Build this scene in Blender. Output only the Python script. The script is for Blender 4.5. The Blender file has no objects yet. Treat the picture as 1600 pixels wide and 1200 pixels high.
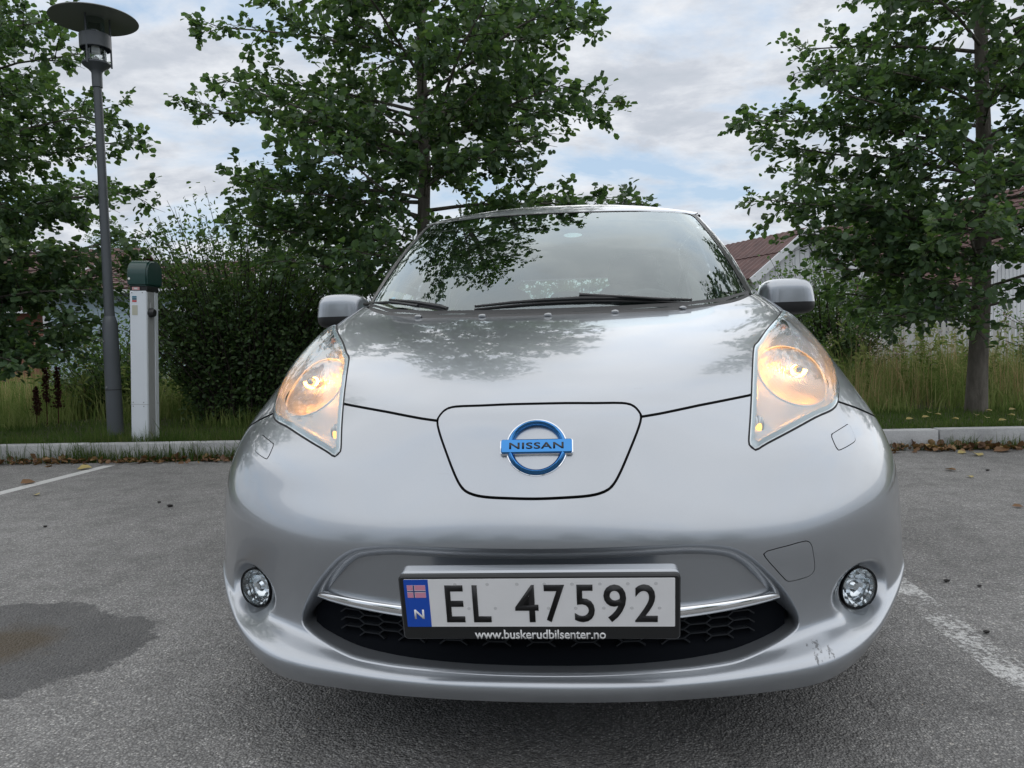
import bpy, bmesh, math, random
import numpy as np
from mathutils import Vector, Matrix
from mathutils.bvhtree import BVHTree
PI = math.pi
SC = bpy.context.scene
COL = SC.collection

# ------------------------------------------------------------------ camera
CAM_LOC = np.array([0.1015, -1.4241, 0.8800])
YAW, PITCH, ROLL = math.radians(5.41), math.radians(2.706), math.radians(1.625)
FPX = 1224.0                                   # focal length in pixels of the 1600 px wide photograph
_f = np.array([-math.sin(YAW)*math.cos(PITCH), math.cos(YAW)*math.cos(PITCH), -math.sin(PITCH)])
_r = np.array([math.cos(YAW), math.sin(YAW), 0.0]); _u = np.cross(_r, _f)
CR = math.cos(ROLL)*_r - math.sin(ROLL)*_u
CU = math.sin(ROLL)*_r + math.cos(ROLL)*_u
CF = _f
cam = bpy.data.cameras.new('camera'); cam_ob = bpy.data.objects.new('camera', cam); COL.objects.link(cam_ob)
cam.sensor_width = 36; cam.lens = FPX/1600*36; cam.clip_start = 0.05; cam.clip_end = 3000
m = Matrix.Identity(4)
for i in range(3):
    m[i][0], m[i][1], m[i][2], m[i][3] = CR[i], CU[i], -CF[i], CAM_LOC[i]
cam_ob.matrix_world = m
SC.camera = cam_ob

def ray(px, py):
    d = CF + CR*(px-800)/FPX - CU*(py-600)/FPX
    return d
def at(px, py, Y=None, Z=None, X=None):
    """photo pixel -> point on the plane Y=, Z= or X= it stands on"""
    d = ray(px, py)
    if Y is not None: t = (Y-CAM_LOC[1])/d[1]
    elif Z is not None: t = (Z-CAM_LOC[2])/d[2]
    else: t = (X-CAM_LOC[0])/d[0]
    return Vector(CAM_LOC + d*t)
# ------------------------------------------------------------------ sky and light
wd = bpy.data.worlds.new('World'); SC.world = wd; wd.use_nodes = True
nt = wd.node_tree; nn, ll = nt.nodes, nt.links
bg = nn['Background']; bg.inputs['Strength'].default_value = .10
SUN_EL, SUN_AZ = math.radians(76), math.radians(20)        # azimuth from +Y (behind the car) towards +X
sky = nn.new('ShaderNodeTexSky'); sky.sky_type = 'NISHITA'; sky.sun_disc = False
sky.sun_elevation = SUN_EL; sky.sun_rotation = SUN_AZ; sky.air_density = 1.2; sky.dust_density = 1.5
tc = nn.new('ShaderNodeTexCoord')
def nmath(op, a, b=0.0, clamp=False):
    x = nn.new('ShaderNodeMath'); x.operation = op; x.use_clamp = clamp
    for k, v in enumerate((a, b)):
        if isinstance(v, bpy.types.NodeSocket): ll.new(v, x.inputs[k])
        else: x.inputs[k].default_value = v
    return x.outputs[0]
def nramp(f, st):
    r = nn.new('ShaderNodeValToRGB'); ll.new(f, r.inputs[0]); e = r.color_ramp.elements
    while len(e) < len(st): e.new(.5)
    for el, (p, c) in zip(e, st): el.position = p; el.color = (*c, 1) if hasattr(c, '__len__') else (c, c, c, 1)
    return r.outputs[0]
def nmix(f, a, b):
    x = nn.new('ShaderNodeMix'); x.data_type = 'RGBA'
    for k, v in ((0, f), (6, a), (7, b)):
        if isinstance(v, bpy.types.NodeSocket): ll.new(v, x.inputs[k])
        else: x.inputs[k].default_value = v if k == 0 else (*v, 1)
    return x.outputs[2]
sep = nn.new('ShaderNodeSeparateXYZ'); ll.new(tc.outputs['Generated'], sep.inputs[0])
zc = nmath('MAXIMUM', nmath('ADD', sep.outputs[2], .22), .10)
cmb = nn.new('ShaderNodeCombineXYZ')
ll.new(nmath('DIVIDE', sep.outputs[0], zc), cmb.inputs[0]); ll.new(nmath('DIVIDE', sep.outputs[1], zc), cmb.inputs[1])
def wnoise(scale, det, rough, off=(0, 0, 0), dist=.0):
    mp = nn.new('ShaderNodeMapping'); ll.new(cmb.outputs[0], mp.inputs[0]); mp.inputs['Location'].default_value = off; mp.inputs['Scale'].default_value = (1, 1.25, 1)
    n = nn.new('ShaderNodeTexNoise'); ll.new(mp.outputs[0], n.inputs['Vector']); n.inputs['Scale'].default_value = scale; n.inputs['Detail'].default_value = det; n.inputs['Roughness'].default_value = rough; n.inputs['Distortion'].default_value = dist
    return n.outputs['Fac']
cov = wnoise(1.9, 7, .58, (3.1, 7.4, 0), .25)
den = wnoise(4.6, 7, .62, (11.0, 2.0, 0), .2)
mask = nramp(cov, [(.36, 0.0), (.52, 1.0)])
shade = nramp(nmath('ADD', nmath('MULTIPLY', cov, .55), nmath('MULTIPLY', den, .45)), [(.36, (5.0, 5.1, 5.25)), (.47, (4.0, 4.15, 4.4)), (.56, (3.0, 3.2, 3.55)), (.66, (2.6, 2.85, 3.2))])
# thin cloud near the sun is brighter
nrm = nn.new('ShaderNodeVectorMath'); nrm.operation = 'DOT_PRODUCT'; ll.new(tc.outputs['Generated'], nrm.inputs[0])
SUN_DIR = Vector((math.sin(SUN_AZ)*math.cos(SUN_EL), math.cos(SUN_AZ)*math.cos(SUN_EL), math.sin(SUN_EL)))
nrm.inputs[1].default_value = SUN_DIR
glow = nramp(nrm.outputs['Value'], [(.0, 1.0), (.7, 1.08), (1.0, 1.15)])
cl = nn.new('ShaderNodeMix'); cl.data_type = 'RGBA'; cl.blend_type = 'MULTIPLY'; cl.inputs[0].default_value = 1
ll.new(shade, cl.inputs[6]); ll.new(glow, cl.inputs[7])
blue = nmix(.22, (2.4, 3.1, 3.95), sky.outputs[0])
ll.new(nmix(mask, blue, cl.outputs[2]), bg.inputs['Color'])
sl = bpy.data.lights.new('sun', 'SUN'); sl.energy = 1.05; sl.angle = math.radians(150); sl.color = (1, .96, .90)
so = bpy.data.objects.new('sun', sl); COL.objects.link(so); so.rotation_euler = (-SUN_DIR).to_track_quat('-Z', 'Y').to_euler()
vs_ = SC.view_settings; vs_.view_transform = 'Standard'; vs_.look = 'None'; vs_.exposure = 0.93; vs_.gamma = 1; vs_.use_curve_mapping = False
SC.cycles.use_denoising = True
try: SC.cycles.denoiser = 'OPENIMAGEDENOISE'
except Exception: pass
SC.cycles.max_bounces = 10; SC.cycles.transparent_max_bounces = 16; SC.cycles.glossy_bounces = 6; SC.cycles.sample_clamp_indirect = 8
# ------------------------------------------------------------------ mesh helpers
def link(o, parent=None):
    COL.objects.link(o)
    if parent is not None: o.parent = parent
    return o
def mesh(name, verts, faces, mat, parent=None, smooth=True):
    me = bpy.data.meshes.new(name)
    me.from_pydata([tuple(map(float, v)) for v in verts], [], [tuple(map(int, f)) for f in faces])
    me.validate()
    if mat is not None: me.materials.append(mat)
    if smooth: me.polygons.foreach_set('use_smooth', [True]*len(me.polygons))
    me.update()
    return link(bpy.data.objects.new(name, me), parent)
def fast_mesh(name, verts, faces, mat, parent=None, smooth=False):
    """verts (n,3), faces (m,k) numpy arrays of one face size"""
    verts = np.asarray(verts, np.float32); faces = np.asarray(faces, np.int32)
    me = bpy.data.meshes.new(name); k = faces.shape[1]
    me.vertices.add(len(verts)); me.vertices.foreach_set('co', verts.ravel())
    me.loops.add(faces.size); me.loops.foreach_set('vertex_index', faces.ravel())
    me.polygons.add(len(faces))
    me.polygons.foreach_set('loop_start', np.arange(0, faces.size, k, dtype=np.int32))
    if smooth: me.polygons.foreach_set('use_smooth', np.ones(len(faces), bool))
    me.update(calc_edges=True)
    if mat is not None: me.materials.append(mat)
    return link(bpy.data.objects.new(name, me), parent)
def from_bm(name, bm, mat, parent=None, smooth=False, bevel=0, seg=2):
    if bevel:
        bmesh.ops.bevel(bm, geom=[e for e in bm.edges if e.calc_face_angle(0) > 0.5], offset=bevel, segments=seg, affect='EDGES', profile=0.6)
    me = bpy.data.meshes.new(name); bm.to_mesh(me); bm.free()
    if smooth:
        me.polygons.foreach_set('use_smooth', [True]*len(me.polygons))
        try: me.set_sharp_from_angle(angle=math.radians(38))
        except Exception: pass
    if mat is not None: me.materials.append(mat)
    return link(bpy.data.objects.new(name, me), parent)
def bm_box(bm, c, s, rot=None):
    M = Matrix.Translation(c)
    if rot is not None: M = M @ rot
    M = M @ Matrix.Diagonal((s[0], s[1], s[2], 1))
    return bmesh.ops.create_cube(bm, size=1, matrix=M)
def box(name, c, s, mat, parent=None, bevel=0, rot=None, seg=2):
    bm = bmesh.new(); bm_box(bm, c, s, rot)
    return from_bm(name, bm, mat, parent, smooth=bool(bevel), bevel=bevel, seg=seg)
def tube_bm(bm, pts, rad, n=8, cap=True):
    pts = [Vector(p) for p in pts]
    if not hasattr(rad, '__len__'): rad = [rad]*len(pts)
    rings = []; side = None
    for i, p in enumerate(pts):
        t = (pts[min(i+1, len(pts)-1)]-pts[max(i-1, 0)]).normalized()
        if side is None or abs(side.dot(t)) > .98: side = t.orthogonal().normalized()
        side = (side-t*side.dot(t)).normalized(); b = t.cross(side)
        rings.append([bm.verts.new(p+(side*math.cos(2*PI*k/n)+b*math.sin(2*PI*k/n))*rad[i]) for k in range(n)])
    for a, b in zip(rings[:-1], rings[1:]):
        for k in range(n): bm.faces.new((a[k], a[(k+1) % n], b[(k+1) % n], b[k]))
    if cap:
        bm.faces.new(rings[0][::-1]); bm.faces.new(rings[-1])
def tube(name, pts, rad, mat, parent=None, n=8):
    bm = bmesh.new(); tube_bm(bm, pts, rad, n)
    return from_bm(name, bm, mat, parent, smooth=True)
def lathe(name, prof, mat, parent=None, n=32, M=None, close=False):
    """prof: list of (r, z) around local Z; M places it"""
    bm = bmesh.new(); rings = []
    for r, z in prof:
        if r < 1e-6: rings.append([bm.verts.new((0, 0, z))])
        else: rings.append([bm.verts.new((r*math.cos(2*PI*k/n), r*math.sin(2*PI*k/n), z)) for k in range(n)])
    for a, b in zip(rings[:-1], rings[1:]):
        for k in range(n):
            if len(a) == 1 and len(b) == 1: continue
            if len(a) == 1: bm.faces.new((a[0], b[k], b[(k+1) % n]))
            elif len(b) == 1: bm.faces.new((a[k], a[(k+1) % n], b[0]))
            else: bm.faces.new((a[k], a[(k+1) % n], b[(k+1) % n], b[k]))
    if M is not None: bmesh.ops.transform(bm, matrix=M, verts=bm.verts)
    return from_bm(name, bm, mat, parent, smooth=True)
def thing(name, label, cat, loc=(0, 0, 0), group=None):
    o = bpy.data.objects.new(name, None); COL.objects.link(o); o.location = loc; o.empty_display_size = .2
    return tag(o, label, cat, group)
def tag(o, label, cat, group=None):
    o['label'] = label; o['category'] = cat
    if group: o['group'] = group
    return o
def kind(o, k): o['kind'] = k; return o
def put(child, parent):
    """parent a mesh built in world coordinates without moving it"""
    child.parent = parent; child.matrix_parent_inverse = Matrix.Translation(parent.location).inverted(); return child

# text as mesh; lies in local XY, centred, given cap height and width
def text_mesh(name, s, mat, h, w=None, bold=0, depth=.0006, parent=None, M=None, space=1.0):
    cu = bpy.data.curves.new(name, 'FONT'); cu.body = s; cu.size = 1; cu.offset = bold; cu.space_character = space
    cu.resolution_u = 4
    ob = bpy.data.objects.new(name, cu); COL.objects.link(ob)
    bpy.context.view_layer.update()
    me = bpy.data.meshes.new_from_object(ob.evaluated_get(bpy.context.evaluated_depsgraph_get()))
    COL.objects.unlink(ob); bpy.data.objects.remove(ob)
    co = np.array([v.co for v in me.vertices]); lo, hi = co.min(0), co.max(0)
    sy = h/(hi[1]-lo[1]); sx = sy if w is None else w/(hi[0]-lo[0])
    bm = bmesh.new(); bm.from_mesh(me); bpy.data.meshes.remove(me)
    for v in bm.verts:
        v.co.x = (v.co.x-(lo[0]+hi[0])/2)*sx; v.co.y = (v.co.y-(lo[1]+hi[1])/2)*sy; v.co.z = 0
    r = bmesh.ops.extrude_face_region(bm, geom=bm.faces[:])
    for e in r['geom']:
        if isinstance(e, bmesh.types.BMVert): e.co.z = depth
    if M is not None: bmesh.ops.transform(bm, matrix=M, verts=bm.verts)
    bmesh.ops.recalc_face_normals(bm, faces=bm.faces[:])
    return from_bm(name, bm, mat, parent)

# ------------------------------------------------------------------ lofted, clippable surfaces
def bspl(P, t):
    """uniform cubic B-spline over control rows P (n,...) at t in [0,n-1], end points doubled"""
    n = len(P); Q = np.concatenate([[2*P[0]-P[1]], P, [2*P[-1]-P[-2]]])
    i = np.clip(np.floor(t).astype(int), 0, n-2); f = t-i
    w = [(1-f)**3/6, (3*f**3-6*f**2+4)/6, (-3*f**3+3*f**2+3*f+1)/6, f**3/6]
    return sum(w[k].reshape((-1,)+(1,)*(P.ndim-1))*Q[i+k] for k in range(4))
def fit_net(T, it=4):
    """control net whose B-spline passes close to the target net T (rows, cols, 3)"""
    P = T.copy(); r = np.arange(len(T), dtype=float); c = np.arange(T.shape[1], dtype=float)
    for _ in range(it):
        S = bspl(bspl(P, r).transpose(1, 0, 2), c).transpose(1, 0, 2)
        P = P+(T-S)
    return P
def loft_eval(P, tr, tc):
    return bspl(bspl(P, tr).transpose(1, 0, 2), tc).transpose(1, 0, 2)
class Surf: pass
def grid_surf(G):
    """G (r,c,3) -> Surf with normals"""
    s = Surf(); R, C = G.shape[:2]
    du = np.gradient(G, axis=1); dv = np.gradient(G, axis=0)
    n = np.cross(du, dv); n /= np.linalg.norm(n, axis=2, keepdims=True)+1e-12
    s.V = G.reshape(-1, 3).copy(); s.N = n.reshape(-1, 3).copy(); s.n0 = len(s.V)
    i = np.arange((R-1)*(C-1)); a = (i//(C-1))*C+i % (C-1)
    s.F = [tuple(q) for q in np.stack([a, a+1, a+C+1, a+C], 1).tolist()]
    return s
def clip(s, phi):
    """part of s where phi >= 0"""
    o = Surf(); o.n0 = s.n0
    if not s.F: o.V, o.N, o.F = s.V, s.N, []; return o
    flat = np.fromiter((i for f in s.F for i in f), int); ln = np.fromiter((len(f) for f in s.F), int)
    st = np.concatenate([[0], np.cumsum(ln)[:-1]]); pv = phi[flat]
    mn = np.minimum.reduceat(pv, st); mx = np.maximum.reduceat(pv, st)
    F = [s.F[i] for i in np.nonzero(mn >= 0)[0]]; V = []; N = []; cache = {}; n = len(s.V)
    for i in np.nonzero((mn < 0) & (mx > 0))[0]:
        f = s.F[i]; out = []
        for k in range(len(f)):
            a, b = f[k], f[(k+1) % len(f)]; pa, pb = phi[a], phi[b]
            if pa >= 0: out.append(a)
            if (pa >= 0) != (pb >= 0):
                key = (a, b) if a < b else (b, a)
                if key not in cache:
                    t = pa/(pa-pb); V.append(s.V[a]+(s.V[b]-s.V[a])*t); N.append(s.N[a]+(s.N[b]-s.N[a])*t)
                    cache[key] = n+len(V)-1
                if not out or out[-1] != cache[key]: out.append(cache[key])
        if len(out) >= 3: F.append(tuple(out))
    o.F = F
    o.V = np.vstack([s.V, V]) if V else s.V; o.N = np.vstack([s.N, N]) if N else s.N
    return o
def build(name, s, mat, parent=None, off=0.0, flange=None, flip=False, offs=None, flange_mat=None):
    """surf -> mesh; off moves it along the normal; flange(p, n) -> list of points for the return of cut edges"""
    V = s.V+s.N*(off if offs is None else offs[:, None])
    if len(s.F) == 0: return None
    used = np.unique(np.fromiter((i for f in s.F for i in f), int)); mp = np.full(len(V), -1); mp[used] = np.arange(len(used))
    F = [tuple(mp[list(f)]) for f in s.F]
    if flip: F = [f[::-1] for f in F]
    verts = [v for v in V[used]]; mi = [0]*len(F)
    if flange is not None:
        cnt = {}
        for f in s.F:
            for k in range(len(f)):
                a, b = f[k], f[(k+1) % len(f)]
                cnt.setdefault((min(a, b), max(a, b)), []).append((a, b))
        ring = {}
        def rg(i):
            if i not in ring:
                ps = [V[i]]+list(flange(V[i], s.N[i])); base = len(verts); verts.extend(ps); ring[i] = [base+k for k in range(len(ps))]
            return ring[i]
        for key, l in cnt.items():
            if len(l) == 1 and key[0] >= s.n0 and key[1] >= s.n0:
                a, b = l[0]; A, B = rg(a), rg(b)
                for k in range(len(A)-1):
                    q = (B[k], A[k], A[k+1], B[k+1]); F.append(q if not flip else q[::-1]); mi.append(1 if flange_mat else 0)
    o = mesh(name, verts, F, mat, parent)
    if flange_mat:
        o.data.materials.append(flange_mat)
        if len(o.data.polygons) == len(mi): o.data.polygons.foreach_set('material_index', mi)
    return o
def sdf(poly, p):
    """signed distance (positive inside) of points p (n,2) to a closed polygon"""
    poly = np.asarray(poly, float); a = poly; b = np.roll(poly, -1, 0)
    d = np.full(len(p), 1e9); ins = np.zeros(len(p), bool)
    for (x0, y0), (x1, y1) in zip(a, b):
        ex, ey = x1-x0, y1-y0; wx, wy = p[:, 0]-x0, p[:, 1]-y0
        t = np.clip((wx*ex+wy*ey)/(ex*ex+ey*ey+1e-18), 0, 1)
        d = np.minimum(d, (wx-ex*t)**2+(wy-ey*t)**2)
        c = (y0 > p[:, 1]) != (y1 > p[:, 1])
        with np.errstate(divide='ignore', invalid='ignore'):
            ins ^= c & (p[:, 0] < (x1-x0)*(p[:, 1]-y0)/((y1-y0) if y1 != y0 else 1e-12)+x0)
    return np.where(ins, 1, -1)*np.sqrt(d)
def smooth_poly(pts, n=3):
    """closed Catmull-Rom through pts"""
    P = np.asarray(pts, float); out = []
    for i in range(len(P)):
        p0, p1, p2, p3 = P[i-1], P[i], P[(i+1) % len(P)], P[(i+2) % len(P)]
        for k in range(n):
            t = k/n; out.append(.5*((2*p1)+(-p0+p2)*t+(2*p0-5*p1+4*p2-p3)*t*t+(-p0+3*p1-3*p2+p3)*t**3))
    return np.array(out)
# ------------------------------------------------------------------ car body loft (x right, y back from the nose, z up)
# one row per level, from the lower lip to the cowl; columns run from the centre line round the corner and down the side
def row(xs, ys, zs): return list(zip(xs, ys, zs))
X0 = [0, .15, .30, .45, .58, .69, .785, .85, .88]
ROWS = [
 row([0,.15,.30,.45,.575,.69,.78,.845,.872],[.040,.045,.064,.099,.15,.266,.395,.51,.62],[.200,.200,.200,.201,.206,.226,.256,.288,.302])+[(.875,1.0,.21),(.86,1.7,.19),(.86,2.6,.19),(.85,3.6,.21),(.72,4.22,.26)],
 row([0,.15,.30,.45,.58,.692,.785,.85,.879],[.024,.029,.047,.083,.138,.252,.385,.50,.62],[.234,.234,.236,.243,.254,.263,.286,.312,.326])+[(.882,1.0,.25),(.87,1.7,.23),(.87,2.6,.23),(.86,3.6,.25),(.73,4.25,.29)],
 row([0,.15,.30,.45,.57,.68,.782,.85,.881],[.050,.056,.076,.120,.195,.29,.397,.507,.628],[.252,.252,.254,.264,.278,.282,.300,.326,.340])+[(.884,1.0,.27),(.873,1.7,.25),(.873,2.6,.25),(.862,3.6,.27),(.735,4.26,.31)],
 row([0,.15,.30,.45,.575,.685,.785,.852,.883],[.072,.078,.100,.145,.222,.312,.412,.518,.637],[.272,.272,.275,.287,.303,.306,.320,.345,.358])+[(.886,1.0,.29),(.876,1.7,.28),(.876,2.6,.28),(.865,3.6,.30),(.74,4.27,.34)],
 row([0,.15,.30,.45,.58,.69,.787,.854,.885],[.074,.080,.102,.150,.226,.318,.42,.525,.645],[.345,.345,.348,.352,.36,.363,.370,.385,.395])+[(.889,1.0,.36),(.88,1.7,.36),(.88,2.6,.36),(.87,3.6,.37),(.75,4.28,.40)],
 row([0,.15,.30,.45,.58,.69,.787,.855,.887],[.056,.062,.087,.138,.214,.308,.417,.53,.655],[.425,.425,.427,.43,.433,.435,.435,.435,.435])+[(.891,1.0,.44),(.884,1.7,.44),(.884,2.6,.44),(.874,3.6,.45),(.76,4.28,.47)],
 row([0,.15,.30,.45,.58,.69,.787,.855,.888],[.035,.045,.077,.137,.213,.308,.42,.54,.67],[.50,.50,.502,.504,.506,.508,.508,.508,.51])+[(.892,1.0,.515),(.888,1.7,.52),(.888,2.6,.52),(.878,3.6,.53),(.77,4.27,.55)],
 row([0,.15,.30,.45,.58,.69,.785,.853,.887],[.060,.073,.114,.177,.252,.342,.452,.572,.70],[.575,.575,.576,.577,.578,.58,.58,.58,.58])+[(.892,1.02,.59),(.89,1.72,.60),(.89,2.6,.60),(.88,3.6,.61),(.78,4.26,.63)],
 row([0,.15,.30,.45,.58,.69,.783,.85,.884],[.112,.128,.172,.233,.306,.397,.512,.64,.78],[.658,.658,.657,.656,.655,.653,.65,.65,.65])+[(.889,1.06,.66),(.89,1.75,.68),(.89,2.6,.69),(.88,3.6,.70),(.78,4.25,.72)],
 row([0,.15,.30,.45,.58,.69,.78,.845,.878],[.175,.193,.25,.335,.418,.506,.617,.745,.89],[.742,.742,.738,.735,.730,.724,.714,.71,.71])+[(.884,1.14,.72),(.888,1.8,.75),(.888,2.65,.77),(.875,3.6,.79),(.77,4.24,.81)],
 row([0,.15,.30,.45,.575,.68,.765,.832,.866],[.315,.33,.378,.46,.545,.64,.75,.87,1.0],[.815,.815,.813,.81,.808,.802,.792,.778,.772])+[(.875,1.24,.78),(.884,1.86,.82),(.882,2.7,.85),(.865,3.6,.87),(.76,4.22,.89)],
 row([0,.15,.30,.44,.56,.665,.745,.81,.845],[.545,.555,.588,.64,.71,.80,.90,1.0,1.12],[.889,.889,.888,.884,.882,.882,.876,.858,.845])+[(.858,1.36,.85),(.875,1.93,.885),(.87,2.75,.92),(.85,3.6,.94),(.74,4.20,.96)],
 row([0,.15,.30,.43,.545,.642,.717,.778,.82],[.765,.772,.79,.83,.885,.96,1.04,1.13,1.25],[.938,.938,.937,.935,.936,.943,.944,.930,.913])+[(.838,1.49,.905),(.857,2.0,.94),(.85,2.8,.975),(.83,3.6,.995),(.72,4.17,1.01)],
 row([0,.15,.30,.43,.55,.642,.708,.765,.805],[.915,.92,.938,.978,1.04,1.125,1.20,1.29,1.40],[.967,.967,.967,.968,.973,.984,.992,.985,.968])+[(.82,1.62,.955),(.838,2.08,.98),(.83,2.85,1.015),(.81,3.6,1.03),(.70,4.14,1.05)],
 row([0,.15,.30,.43,.55,.632,.69,.745,.785],[.985,.99,1.012,1.058,1.13,1.23,1.345,1.44,1.54],[.976,.976,.978,.984,.997,1.018,1.038,1.03,1.01])+[(.80,1.75,1.0),(.815,2.16,1.02),(.808,2.9,1.045),(.79,3.6,1.06),(.68,4.10,1.08)],
]
for _rw in ROWS:
    _z = _rw[-1][2]; _y = _rw[-1][1]
    _rw += [(.45, _y+.10, _z+.005), (0, _y+.13, _z+.008)]
ROWS = [[(x-.005*min(1, x/.8), y, z) for x, y, z in _rw] for _rw in ROWS]
def full_net(rows):
    T = np.array(rows, float); L = T[:, :0:-1].copy(); L[:, :, 0] *= -1
    return np.concatenate([L, T], 1)
NET = fit_net(full_net(ROWS))
_nc = len(ROWS[0])
_half = np.concatenate([np.linspace(0, 9, 9*17+1), np.linspace(9, _nc-1, 26)[1:]])
TC = np.concatenate([(_nc-1)-_half[:0:-1], (_nc-1)+_half])
TR = np.linspace(0, len(ROWS)-1, (len(ROWS)-1)*12+1)
BODY = grid_surf(loft_eval(NET, TR, TC))
# normals must point outwards
if BODY.N[np.argmin(BODY.V[:, 1])][1] > 0: BODY.N *= -1; BODY.F = [f[::-1] for f in BODY.F]
# ------------------------------------------------------------------ materials
class NT:
    """tiny node helper"""
    def __init__(self, name):
        self.m = bpy.data.materials.new(name); self.m.use_nodes = True
        self.t = self.m.node_tree; self.n = self.t.nodes; self.l = self.t.links
        self.b = self.n.get('Principled BSDF'); self.o = self.n.get('Material Output')
    def node(self, typ, ins=None, **kw):
        x = self.n.new(typ)
        for k, v in kw.items(): setattr(x, k, v)
        for k, v in (ins or {}).items():
            if isinstance(v, bpy.types.NodeSocket): self.l.new(v, x.inputs[k])
            else: x.inputs[k].default_value = v
        return x
    def set(self, **kw):
        for k, v in kw.items():
            k = k.replace('_', ' ')
            s = self.b.inputs[k]
            if isinstance(v, bpy.types.NodeSocket): self.l.new(v, s)
            else: s.default_value = v
        return self
    def coord(self, out='Object'): return self.node('ShaderNodeTexCoord').outputs[out]
    def noise(self, scale, detail=3, vec=None, rough=.5, out='Fac', dim='3D'):
        ins = {'Scale': scale, 'Detail': detail, 'Roughness': rough}
        if vec is not None: ins['Vector'] = vec
        return self.node('ShaderNodeTexNoise', ins, noise_dimensions=dim).outputs[out]
    def ramp(self, fac, stops, interp='LINEAR'):
        r = self.node('ShaderNodeValToRGB', {'Fac': fac}); e = r.color_ramp.elements; r.color_ramp.interpolation = interp
        while len(e) < len(stops): e.new(.5)
        for el, (p, c) in zip(e, stops):
            el.position = p; el.color = (c, c, c, 1) if not hasattr(c, '__len__') else (*c, 1)[:4]
        return r.outputs['Color']
    def mix(self, f, a, b, mode='MIX'):
        x = self.n.new('ShaderNodeMix'); x.data_type = 'RGBA'; x.blend_type = mode
        for k, v in ((0, f), (6, a), (7, b)):
            if isinstance(v, bpy.types.NodeSocket): self.l.new(v, x.inputs[k])
            else: x.inputs[k].default_value = v if k == 0 else ((*v, 1)[:4])
        return x.outputs[2]
    def math(self, op, a, b=0.0, c=0.0, clamp=False):
        x = self.n.new('ShaderNodeMath'); x.operation = op; x.use_clamp = clamp
        for k, v in enumerate((a, b, c)):
            if isinstance(v, bpy.types.NodeSocket): self.l.new(v, x.inputs[k])
            else: x.inputs[k].default_value = v
        return x.outputs[0]
    def bump(self, h, strength=.3, dist=.01, normal=None):
        ins = {'Height': h, 'Strength': strength, 'Distance': dist}
        if normal is not None: ins['Normal'] = normal
        return self.node('ShaderNodeBump', ins).outputs['Normal']
    def mapping(self, vec, scale=(1, 1, 1), rot=(0, 0, 0), loc=(0, 0, 0)):
        return self.node('ShaderNodeMapping', {'Vector': vec, 'Scale': scale, 'Rotation': rot, 'Location': loc}).outputs[0]
def plain(name, col, rough=.5, metal=0.0, spec=.5, coat=0.0, noise=0.0, nscale=20, bump=0.0, bscale=200):
    t = NT(name); t.set(Base_Color=(*col, 1), Roughness=rough, Metallic=metal, Coat_Weight=coat, Coat_Roughness=.04)
    t.b.inputs['Specular IOR Level'].default_value = spec
    if noise:
        f = t.noise(nscale, 4, t.coord())
        t.set(Base_Color=t.mix(f, [c*(1-noise) for c in col], [min(1, c*(1+noise)) for c in col]))
    if bump: t.set(Normal=t.bump(t.noise(bscale, 3, t.coord()), bump, .004))
    return t.m
def emit(name, col, s):
    t = NT(name); t.set(Base_Color=(0, 0, 0, 1), Emission_Color=(*col, 1), Emission_Strength=s); return t.m
def glassy(name, tint, refl=1.0, rough=0.0, ior=1.5, haze=0.0):
    """thin clear sheet: tinted see-through plus a Fresnel mirror"""
    t = NT(name); t.n.remove(t.b)
    fr = t.node('ShaderNodeFresnel', {'IOR': ior}).outputs[0]
    tr = t.node('ShaderNodeBsdfTransparent', {'Color': (*tint, 1)}).outputs[0]
    gl = t.node('ShaderNodeBsdfGlossy', {'Color': (.88, .97, .985, 1), 'Roughness': rough}).outputs[0]
    x = t.node('ShaderNodeMixShader', {0: t.math('MULTIPLY', fr, refl, clamp=True), 1: tr, 2: gl})
    if haze: x = t.node('ShaderNodeMixShader', {0: haze, 1: x.outputs[0], 2: t.node('ShaderNodeBsdfDiffuse', {'Color': (.85, .88, .90, 1)}).outputs[0]})
    t.l.new(x.outputs[0], t.o.inputs['Surface']); return t.m

def paint_mat():
    t = NT('silver_paint'); co = t.coord()
    fl = t.noise(1500, 1, co)
    base = t.mix(fl, (.32, .342, .372), (.405, .43, .462))
    big = t.noise(3, 3, co)
    base = t.mix(.10, base, t.mix(big, (.34, .36, .385), (.45, .475, .505)))
    # scuffed lower lip on one corner: scratches down to the dark plastic
    d = t.node('ShaderNodeVectorMath', {0: co, 1: (.545, .15, .255)}, operation='DISTANCE').outputs['Value']
    near = t.ramp(d, [(.0, 1.0), (.03, .92), (.085, .0)])
    sc = t.noise(34, 6, t.mapping(co, (2.2, 1, .8), (0, .75, .3)), .75)
    scr = t.ramp(t.math('MULTIPLY', near, sc), [(.505, 0.0), (.54, 1.0)])
    base = t.mix(t.math('MULTIPLY', scr, .8), base, (.06, .062, .065))
    # thin hairline scratches
    hs = t.noise(7, 2, t.mapping(co, (1.5, 1.5, 26), (.2, .35, 0)), .4)
    hm = t.math('MULTIPLY', t.ramp(hs, [(.695, 0.0), (.71, 1.0), (.73, 1.0), (.745, 0.0)]), t.ramp(t.noise(5, 2, co), [(.55, 0.0), (.68, .30)]))
    base = t.mix(hm, base, (.30, .31, .32))
    # road film low down: a thin, grainy, uneven layer
    t.set(Base_Color=base, Metallic=.78, Roughness=t.mix(t.noise(9, 4, co), (.26,)*3, (.33,)*3), Coat_Weight=1.0, Coat_Roughness=.035, Coat_IOR=1.5)
    orange = t.bump(t.noise(160, 1, co), .008, .0005)
    t.set(Coat_Normal=orange)
    return t.m
M = {}
M['paint'] = paint_mat()
M['black'] = plain('black_plastic', (.012, .013, .014), .42, bump=.15, bscale=900)
M['gap'] = plain('panel_gap', (.006, .006, .007), .8)
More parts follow.
